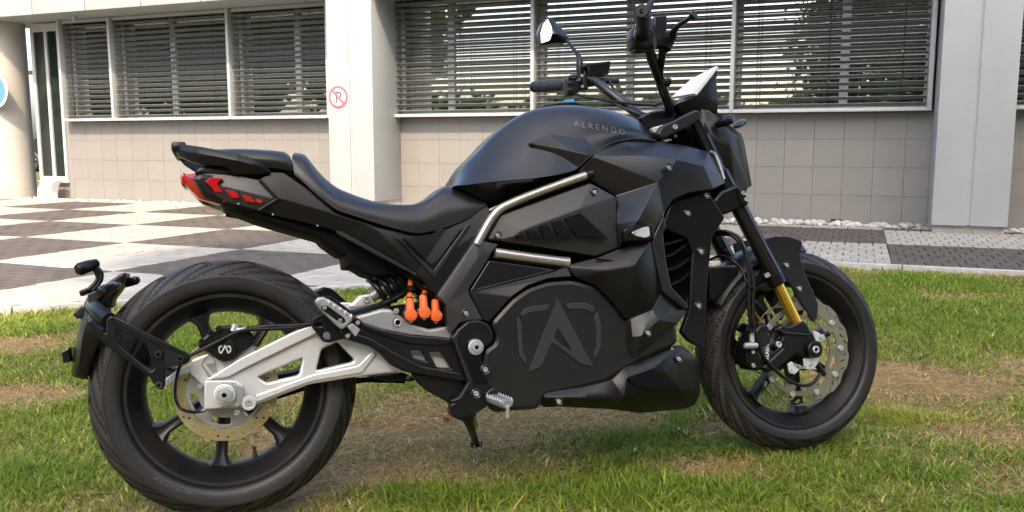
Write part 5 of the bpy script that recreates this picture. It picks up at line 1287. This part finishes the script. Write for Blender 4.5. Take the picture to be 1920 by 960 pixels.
cyl("lever_ball", S(1297, 31, .395), S(1303, 27, .405), .0105, PL, hbm)
tube("brake_hose", [S(1243, 84, .24), S(1241, 110, .22), S(1240, 140, .18), S(1248, 170, .13), S(1258, 200, .09)], [.011, .010, .006, .006, .006], PL, bike, n=24, seg=10)
for px, py in ((1246, 154), (1252, 153)): cyl("hose_clip", S(px - 3, py, .15), S(px + 4, py + 2, .15), .012, PL, bike)
tube("mirror_stem", [S(1214, 48, .265), S(1214, 20, .262), S(1222, 2, .262), S(1226, -30, .262)], [.010, .010, .0075, .0065], PL, hbm, n=14, seg=12)
# left side
tube("grip", [S(1003, 163, -.415), S(1005, 163, -.412), S(1030, 162, -.36), S(1058, 160, -.30), S(1062, 160, -.29)], [.006, .0175, .0178, .0175, .021], M_['grip'], hbm, n=20, seg=24)
cyl("bar_end", S(1001, 163, -.425), S(1005, 163, -.412), .0182, PL, hbm)
plate("switch_housing", [(1061, 145), (1072, 138), (1090, 138), (1092, 165), (1080, 178), (1064, 178)], -.235, .05, PL, hbm, bev=.006, rnd=4)
for px, py in ((1070, 155), (1069, 168), (1076, 145)): plate("switch_button", [(px - 5, py - 3), (px + 5, py - 4), (px + 5, py + 3), (px - 5, py + 3)], -.230, .008, GR, hbm, bev=.002, rnd=2)
plate("clamp", [(1092, 138), (1102, 140), (1104, 168), (1094, 166)], -.21, .04, PL, hbm, bev=.004); bolt(1091, 142, -.2, hbm, .005); bolt(1092, 162, -.2, hbm, .005)
rs_ = plate("fluid_reservoir", [(1103, 123), (1108, 118), (1143, 116), (1146, 119), (1143, 138), (1132, 142), (1106, 142)], -.20, .05, M_['gloss'], hbm, bev=.004, rnd=3)
plate("reservoir_lid", [(1101, 119), (1144, 114), (1147, 119), (1102, 125)], -.198, .055, PL, rs_, bev=.002, rnd=1)
tube("clutch_body", [S(1104, 156, -.21), S(1130, 152, -.22), S(1158, 152, -.24)], [.012, .010, .009], PL, hbm, n=8, seg=12)
tube("clutch_lever", [S(1150, 152, -.24), S(1120, 158, -.33), S(1080, 163, -.42)], .006, PL, hbm, n=12, seg=8)
mr_ = tube("mirror_stem", [S(1088, 146, -.24), S(1087, 122, -.24), S(1085, 106, -.245), S(1075, 92, -.27), S(1063, 76, -.30)], [.011, .012, .008, .0055, .0055], PL, hbm, n=18, seg=12)
V = [(1011, 60, -.36), (1017, 42, -.36), (1027, 31, -.36), (1036, 35, -.355), (1061, 60, -.345), (1066, 70, -.335), (1060, 80, -.335), (1050, 79, -.34), (1014, 83, -.355), (1012, 74, -.36)]
mh = facets("mirror_housing", [*V, (1040, 62, -.318)], [(i, (i + 1) % 10, 10) for i in range(10)], PL, hbm, t=.045, bev=.003, ang=40)
mg_pts = [(1014, 61), (1019, 44), (1027, 35), (1034, 50), (1036, 62), (1030, 76), (1015, 81)]
plate("mirror_glass", mg_pts, -.318, .006, M_['mirror'], hbm, bev=.0008, rnd=2, gx=.55, gz=-.35)
for L in ([S(1080, 176, -.22), S(1105, 184, -.19), S(1135, 187, -.15), S(1175, 205, -.10), S(1200, 215, -.07)], [S(1140, 150, -.22), S(1158, 175, -.16), S(1190, 195, -.10), S(1225, 196, -.05), S(1250, 190, .03)], [S(1085, 178, -.22), S(1120, 186, -.17), S(1165, 192, -.11), S(1205, 196, -.06), S(1232, 198, -.02)]):
    tube("control_cable", L, .0042, PL, bike, n=30, seg=8)

# ================================================================== GRASS
def make_grass():
    N = 780000; NI = 640000
    # denser near the camera
    d = 1.75 + 5.6 * RNG.random(N) ** 1.25
    xr = (RNG.random(N) * 2 - 1) * .72
    sg_ = np.sign(xr[NI:]); xr[NI:] = sg_ * (.72 + .5 * RNG.random(N - NI))      # thinner towards the sides
    X, Y = d * xr * 1.0, d
    a, p = X * BB[0] + Y * BB[1], X * NB[0] + Y * NB[1]
    keep = ~((p > np.minimum(KERB_P, a + 7.5) - .03))
    X, Y = X[keep], Y[keep]
    dry, bare, lush, lime = patch_fields(X, Y)
    keep = RNG.random(len(X)) < np.clip(1.0 - .90 * bare - .25 * dry + .1 * lush, .05, 1) * np.clip(.55 + .5 * fbm(X + 70, Y + 5, 9., 61), 0, 1)
    X, Y, dry, bare, lush, lime = [v[keep] for v in (X, Y, dry, bare, lush, lime)]
    n = len(X)
    clump = fbm(X + 5, Y + 77, 7., 71)
    h = (.011 + .015 * RNG.random(n) + .019 * lush * RNG.random(n) + .03 * lime) * (.6 + .8 * clump) * (1 - .35 * dry)
    edge = np.clip(1 - (np.minimum(KERB_P, (X * BB[0] + Y * BB[1]) + 7.5) - (X * NB[0] + Y * NB[1])) / .3, 0, 1)
    h *= 1 + .9 * edge * RNG.random(n)
    tall = RNG.random(n) < .012; h = np.where(tall, h * 2.0, h)
    w = (.0009 + .0018 * RNG.random(n) ** 2) * (.7 + Y * .17)
    az = RNG.random(n) * 2 * math.pi
    lean = (.30 + 2.0 * RNG.random(n)) * (1 + .4 * dry)
    flatb = RNG.random(n) < (.12 + .45 * dry); lean = np.where(flatb, 2.2 + RNG.random(n), lean)
    Z0 = -.012 + .018 * (fbm(X + 50, Y + 50, 2.2, 5) - .5) - .004
    dx, dy = np.cos(az), np.sin(az); sx, sy = -dy, dx
    mx_, my_ = X + dx * h * lean * .30, Y + dy * h * lean * .30
    tx, ty = X + dx * h * lean * .85, Y + dy * h * lean * .85
    zt = np.where(flatb, .30 + .25 * RNG.random(n), 1.0); zm = np.where(flatb, .35, .60)
    V = np.empty((n, 5, 3))
    V[:, 0] = np.stack([X - sx * w, Y - sy * w, Z0], 1); V[:, 1] = np.stack([X + sx * w, Y + sy * w, Z0], 1)
    V[:, 2] = np.stack([mx_ + sx * w * .8, my_ + sy * w * .8, Z0 + h * zm], 1); V[:, 3] = np.stack([mx_ - sx * w * .8, my_ - sy * w * .8, Z0 + h * zm], 1)
    V[:, 4] = np.stack([tx, ty, Z0 + h * zt], 1)
    idx = np.arange(n)[:, None] * 5
    loops = np.concatenate([idx + np.array([[0, 1, 2, 3]]), idx + np.array([[3, 2, 4]])], 1)
    me = bpy.data.meshes.new("grass")
    me.vertices.add(n * 5); me.vertices.foreach_set("co", V.ravel())
    me.loops.add(n * 7); me.loops.foreach_set("vertex_index", loops.ravel().astype(np.int32))
    me.polygons.add(n * 2)
    ls = (np.arange(n)[:, None] * 7 + np.array([[0, 4]])).ravel().astype(np.int32); lt_ = np.tile(np.array([4, 3], np.int32), n)
    me.polygons.foreach_set("loop_start", ls); me.polygons.foreach_set("loop_total", lt_)
    me.update(calc_edges=True)
    # blade colours: greens, limes and straw
    c1 = np.array([.125, .205, .016]); c2 = np.array([.34, .42, .042]); straw = np.array([.72, .56, .25]); brown = np.array([.38, .25, .11]); lim = np.array([.36, .40, .04])
    t = RNG.random(n)[:, None]; col = c1 * (1 - t) + c2 * t
    yl_g = np.clip(fbm(X + 90, Y + 31, 2.0, 81) * 1.6 - .5, 0, 1)[:, None] * (1 - lush[:, None]); col = col * (1 - .7 * yl_g) + np.array([.38, .38, .07]) * .7 * yl_g
    col = col * (1 - .35 * lush[:, None]) + np.array([.115, .23, .026]) * .35 * lush[:, None]
    isdry = (RNG.random(n) < np.clip(.09 + .78 * dry - .10 * lush, .02, .9)) | (flatb & (RNG.random(n) < .55))
    sb = RNG.random(n)[:, None]; dc = straw * sb + brown * (1 - sb)
    col = np.where(isdry[:, None], dc, col)
    lk = np.clip(lime * 1.4, 0, 1)[:, None] * (RNG.random(n)[:, None] < .85); col = col * (1 - lk) + lim * lk
    col *= (.50 + 1.0 * RNG.random(n))[:, None]
    c = np.ones((n, 5, 4), np.float32); c[:, :, :3] = col[:, None, :]
    att = me.color_attributes.new("blade_colour", 'FLOAT_COLOR', 'POINT'); att.data.foreach_set("color", c.ravel())
    m = bpy.data.materials.new("grass_blades"); m.use_nodes = True; nt = m.node_tree; b = nt.nodes["Principled BSDF"]
    at = nt.nodes.new("ShaderNodeAttribute"); at.attribute_name = "blade_colour"
    nt.links.new(at.outputs["Color"], b.inputs["Base Color"]); b.inputs["Roughness"].default_value = .5; b.inputs["Specular IOR Level"].default_value = .25
    tr = nt.nodes.new("ShaderNodeBsdfTranslucent"); nt.links.new(at.outputs["Color"], tr.inputs["Color"])
    mx = nt.nodes.new("ShaderNodeMixShader"); mx.inputs[0].default_value = .45
    nt.links.new(b.outputs[0], mx.inputs[1]); nt.links.new(tr.outputs[0], mx.inputs[2]); nt.links.new(mx.outputs[0], nt.nodes["Material Output"].inputs["Surface"])
    me.materials.append(m)
    o = link(bpy.data.objects.new("grass", me))
    tag(o, "patchy lawn of green and straw coloured grass under the motorcycle", "grass", kind="stuff")
    return n
N_BLADES = make_grass()
def make_thatch():
    "dead straws lying on the bare and dry ground"
    N = 260000
    d = 1.75 + 5.6 * RNG.random(N) ** 1.25; X, Y = d * (RNG.random(N) * 2 - 1) * .72, d
    a, p = X * BB[0] + Y * BB[1], X * NB[0] + Y * NB[1]
    dry, bare, lush, lime = patch_fields(X, Y)
    k = (p < np.minimum(KERB_P, a + 7.5) - .06) & (RNG.random(N) < np.clip(.22 + .75 * dry - .2 * bare, 0, 1))
    X, Y = X[k], Y[k]; n = len(X)
    Z = -.012 + .018 * (fbm(X + 50, Y + 50, 2.2, 5) - .5) + .001 + .006 * RNG.random(n)
    az = RNG.random(n) * 2 * math.pi; L = (.008 + .022 * RNG.random(n) ** 1.6); w = .0007 + .0006 * RNG.random(n) + .0001 * Y
    dx, dy = np.cos(az), np.sin(az); rise = (RNG.random(n) - .3) * .010
    V = np.empty((n, 4, 3)); 
    V[:, 0] = np.stack([X - dx * L + dy * w, Y - dy * L - dx * w, Z], 1); V[:, 1] = np.stack([X - dx * L - dy * w, Y - dy * L + dx * w, Z], 1)
    V[:, 2] = np.stack([X + dx * L - dy * w * .5, Y + dy * L + dx * w * .5, Z + rise], 1); V[:, 3] = np.stack([X + dx * L + dy * w * .5, Y + dy * L - dx * w * .5, Z + rise], 1)
    me = bpy.data.meshes.new("dead_straw"); me.vertices.add(n * 4); me.vertices.foreach_set("co", V.ravel())
    me.loops.add(n * 4); me.loops.foreach_set("vertex_index", np.arange(n * 4, dtype=np.int32)); me.polygons.add(n)
    me.polygons.foreach_set("loop_start", np.arange(0, n * 4, 4, dtype=np.int32)); me.polygons.foreach_set("loop_total", np.full(n, 4, np.int32)); me.update(calc_edges=True)
    t = RNG.random(n)[:, None]; col = (np.array([.76, .57, .25]) * t + np.array([.36, .21, .085]) * (1 - t)) * (.6 + .6 * RNG.random(n))[:, None]
    c = np.ones((n, 4, 4), np.float32); c[:, :, :3] = col[:, None, :]
    at = me.color_attributes.new("blade_colour", 'FLOAT_COLOR', 'POINT'); at.data.foreach_set("color", c.ravel()); me.materials.append(bpy.data.materials["grass_blades"])
    tag(link(bpy.data.objects.new("dead_straw", me)), "dry straw litter lying on the bare patches of the lawn", "straw", kind="stuff")
make_thatch()
M_['bark'] = mat("bark", (.09, .07, .05), .9, noise=(12, (.05, .04, .03), .4, .7), bump=(40, .8, .02))
def leaf_material(name, c1, c2):
    m = bpy.data.materials.new(name); m.use_nodes = True; nt = m.node_tree; b = nt.nodes["Principled BSDF"]; b.inputs["Roughness"].default_value = .45
    at = nt.nodes.new("ShaderNodeAttribute"); at.attribute_name = "leaf_tone"
    mx = nt.nodes.new("ShaderNodeMix"); mx.data_type = 'RGBA'; mx.inputs[6].default_value = (*c1, 1); mx.inputs[7].default_value = (*c2, 1)
    nt.links.new(at.outputs["Fac"], mx.inputs[0]); nt.links.new(mx.outputs[2], b.inputs["Base Color"])
    tr = nt.nodes.new("ShaderNodeBsdfTranslucent"); nt.links.new(mx.outputs[2], tr.inputs["Color"])
    ms = nt.nodes.new("ShaderNodeMixShader"); ms.inputs[0].default_value = .3
    nt.links.new(b.outputs[0], ms.inputs[1]); nt.links.new(tr.outputs[0], ms.inputs[2]); nt.links.new(ms.outputs[0], nt.nodes["Material Output"].inputs["Surface"])
    return m
M_['leaf'] = leaf_material("tree_leaf", (.035, .075, .014), (.085, .135, .03))
# broad weed and clover leaves between the blades
def make_weeds():
    N = 26000
    d = 1.75 + 5.0 * RNG.random(N) ** 1.2; X, Y = d * (RNG.random(N) * 2 - 1) * .72, d
    a, p = X * BB[0] + Y * BB[1], X * NB[0] + Y * NB[1]
    dry, bare, lush, lime = patch_fields(X, Y)
    k = (p < np.minimum(KERB_P, a + 7.5) - .06) & (RNG.random(N) < np.clip((fbm(X + 60, Y + 60, 3.5, 91) - .5) * 5, 0, 1) * (1 - .8 * dry))
    X, Y = X[k], Y[k]; n = len(X); Z = -.004 + .016 * RNG.random(n)
    az = RNG.random(n) * 2 * math.pi; s = .003 + .0055 * RNG.random(n); dx, dy = np.cos(az), np.sin(az); tz = (RNG.random(n) - .2) * .7
    V = np.empty((n, 6, 3))
    for q, (u, v) in enumerate(((-1, 0), (-.4, .62), (.5, .66), (1, 0), (.5, -.66), (-.4, -.62))):
        V[:, q] = np.stack([X + s * (u * dx - v * dy), Y + s * (u * dy + v * dx), Z + s * u * tz], 1)
    me = bpy.data.meshes.new("weed_leaves"); me.vertices.add(n * 6); me.vertices.foreach_set("co", V.ravel())
    me.loops.add(n * 6); me.loops.foreach_set("vertex_index", np.arange(n * 6, dtype=np.int32)); me.polygons.add(n)
    me.polygons.foreach_set("loop_start", np.arange(0, n * 6, 6, dtype=np.int32)); me.polygons.foreach_set("loop_total", np.full(n, 6, np.int32)); me.update(calc_edges=True)
    col = np.array([.11, .21, .030]) * (.5 + .9 * RNG.random(n))[:, None]; c = np.ones((n, 6, 4), np.float32); c[:, :, :3] = col[:, None, :]
    at = me.color_attributes.new("blade_colour", 'FLOAT_COLOR', 'POINT'); at.data.foreach_set("color", c.ravel()); me.materials.append(bpy.data.materials["grass_blades"])
    tag(link(bpy.data.objects.new("weed_leaves", me)), "small broad clover and weed leaves between the grass blades", "weeds", kind="stuff")
make_weeds()
# small things lying or growing in the lawn
M_['clover'] = mat("clover_white", (.36, .36, .31), .7); M_['brick_red'] = mat("brick_red", (.42, .15, .07), .9, noise=(60, (.3, .1, .05), .4, .7))
def clover_mesh():
    bm = bmesh.new(); bmesh.ops.create_icosphere(bm, subdivisions=2, radius=.0042)
    for i, v in enumerate(bm.verts): v.co *= .75 + .5 * ((i * 37) % 11) / 11
    me = bpy.data.meshes.new("clover_head"); bm.to_mesh(me); bm.free(); return finish(me, M_['clover'], 0)
CM = clover_mesh()
for px, py in ((1272, 822), (1190, 862), (1622, 806)):
    g = ground_at(px, py)
    f_ = empty("clover_flower", (g[0], g[1], 0)); tag(f_, "tiny white clover flower in the grass", "flower", "white clover flowers in the lawn")
    o = bpy.data.objects.new("flower_head", CM); o.location = (0, 0, .03); link(o, f_)
    tube("stem", [(0, 0, -.02), (.003, 0, .03)], .0012, M_['leaf'], f_, seg=5)
bm = bmesh.new(); bmesh.ops.create_icosphere(bm, subdivisions=2, radius=.018)
for i, v in enumerate(bm.verts): v.co *= .7 + .5 * ((i * 53) % 13) / 13; v.co.z *= .6
o = bobj("brick_chip", bm, M_['brick_red'], None, 0); g = ground_at(838, 782); o.location = (g[0], g[1], .004)
tag(o, "small orange red brick chip on the bare ground left of the side stand", "stone")

# ================================================================== TREES (behind the camera: they shade the machine, darken its reflections and are mirrored in the windows)
def leaves(name, centres, radii, n, size, parent, seed):
    r = np.random.default_rng(seed)
    k = r.integers(0, len(centres), n)
    v = r.normal(size=(n, 3)); v /= np.linalg.norm(v, axis=1)[:, None]
    C_ = np.asarray(centres)[k] + v * (np.asarray(radii)[k] * r.random(n) ** .5)[:, None]
    u = r.normal(size=(n, 3)); u /= np.linalg.norm(u, axis=1)[:, None]; w = np.cross(u, r.normal(size=(n, 3))); w /= np.linalg.norm(w, axis=1)[:, None]
    s = size * (.6 + .8 * r.random(n))[:, None]
    V = np.stack([C_ - u * s, C_ + w * s * .45, C_ + u * s, C_ - w * s * .45], 1)
    me = bpy.data.meshes.new(name); me.from_pydata(V.reshape(-1, 3).tolist(), [], np.arange(n * 4).reshape(-1, 4).tolist())
    at = me.attributes.new("leaf_tone", 'FLOAT', 'POINT'); at.data.foreach_set("value", np.repeat(np.clip(r.random(n) * .6 + .4 * r.random(len(centres))[k], 0, 1), 4).astype(np.float32))
    me.materials.append(M_['leaf'])
    return link(bpy.data.objects.new(name, me), parent)
def tree(loc, h, crown, n_leaf, size, label, seed, low=.35):
    r = np.random.default_rng(seed)
    t = empty("broadleaf_tree", loc); tag(t, label, "tree")
    cx, cy, cz, rx, ry, rz = crown
    tr = tube("trunk", [(0, 0, -.1), (.1, .05, h * .25), (.05 + cx * .4, cy * .4, h * .5), (cx * .8, cy * .8, h * .8)], [.3, .22, .17, .07], M_['bark'], t, n=14, seg=12)
    cen, rad = [], []
    for q in range(150):
        v = r.normal(size=3); v /= np.linalg.norm(v); f = r.random() ** .35
        c = np.array([cx + v[0] * rx * f, cy + v[1] * ry * f, cz + v[2] * rz * f])
        cen.append(c); rad.append(.6 + .9 * r.random())
        if q < 14: tube("branch", [(cx * .4, cy * .4, h * (.35 + .3 * r.random())), (c * .6 + np.array([cx, cy, h * .55]) * .4), c], [.09, .06, .02], M_['bark'], t, n=8, seg=7)
    leaves("crown", cen, rad, n_leaf, size, t, seed + 1)
    return t
# shade of the big crown falls over the machine, the right part of the wall and the lawn
tree((4.2, -13.5, 0), 20, (-2.0, 2.4, 20.0, 5.6, 6.2, 2.4), 90000, .13, "large broadleaf tree behind the camera on the right, shading the motorcycle", 3)
tree((-3.5, -7.5, 0), 8.5, (0, 0, 4.4, 1.35, 1.8, 3.6), 12000, .10, "broadleaf tree mirrored in the window left of the right pillar", 8)
for k, (az_, d_, hh) in enumerate(((112, 17, 12), (130, 15, 13), (147, 17, 14), (163, 15, 12), (179, 18, 13), (193, 21, 12))):  # unseen row, added to darken the sky mirrored in the machine's side
    tree((d_ * math.sin(R(az_)), d_ * math.cos(R(az_)), 0), hh, (0, 0, hh * .52, 3.2, 3.2, hh * .46), 9000, .26, ["unseen broadleaf tree far right behind the camera", "second tree of the unseen row behind the camera", "tallest tree of the unseen row behind the camera", "middle tree of the unseen row right behind the camera", "fifth tree of the unseen row behind the camera", "leftmost tree of the unseen row behind the camera"][k], 40 + k)
# far belt of trees round the lawn, seen only as reflections in the glass
cen, rad = [], []
r_ = np.random.default_rng(5)
for k in range(150):
    az_ = R(150 + 150 * r_.random()); d_ = 60 + 18 * r_.random(); far_left = az_ > R(238)
    cen.append((d_ * math.sin(az_), d_ * math.cos(az_), (5 + 12 * r_.random()) if far_left else 1.5 + 1.5 * r_.random())); rad.append((4 + 3 * r_.random()) if far_left else 2 + r_.random())
fb2 = leaves("far_woods", cen, rad, 60000, 1.0, None, 77)
tag(fb2, "far belt of trees behind the camera, mirrored in the window glass", "woods", kind="stuff")
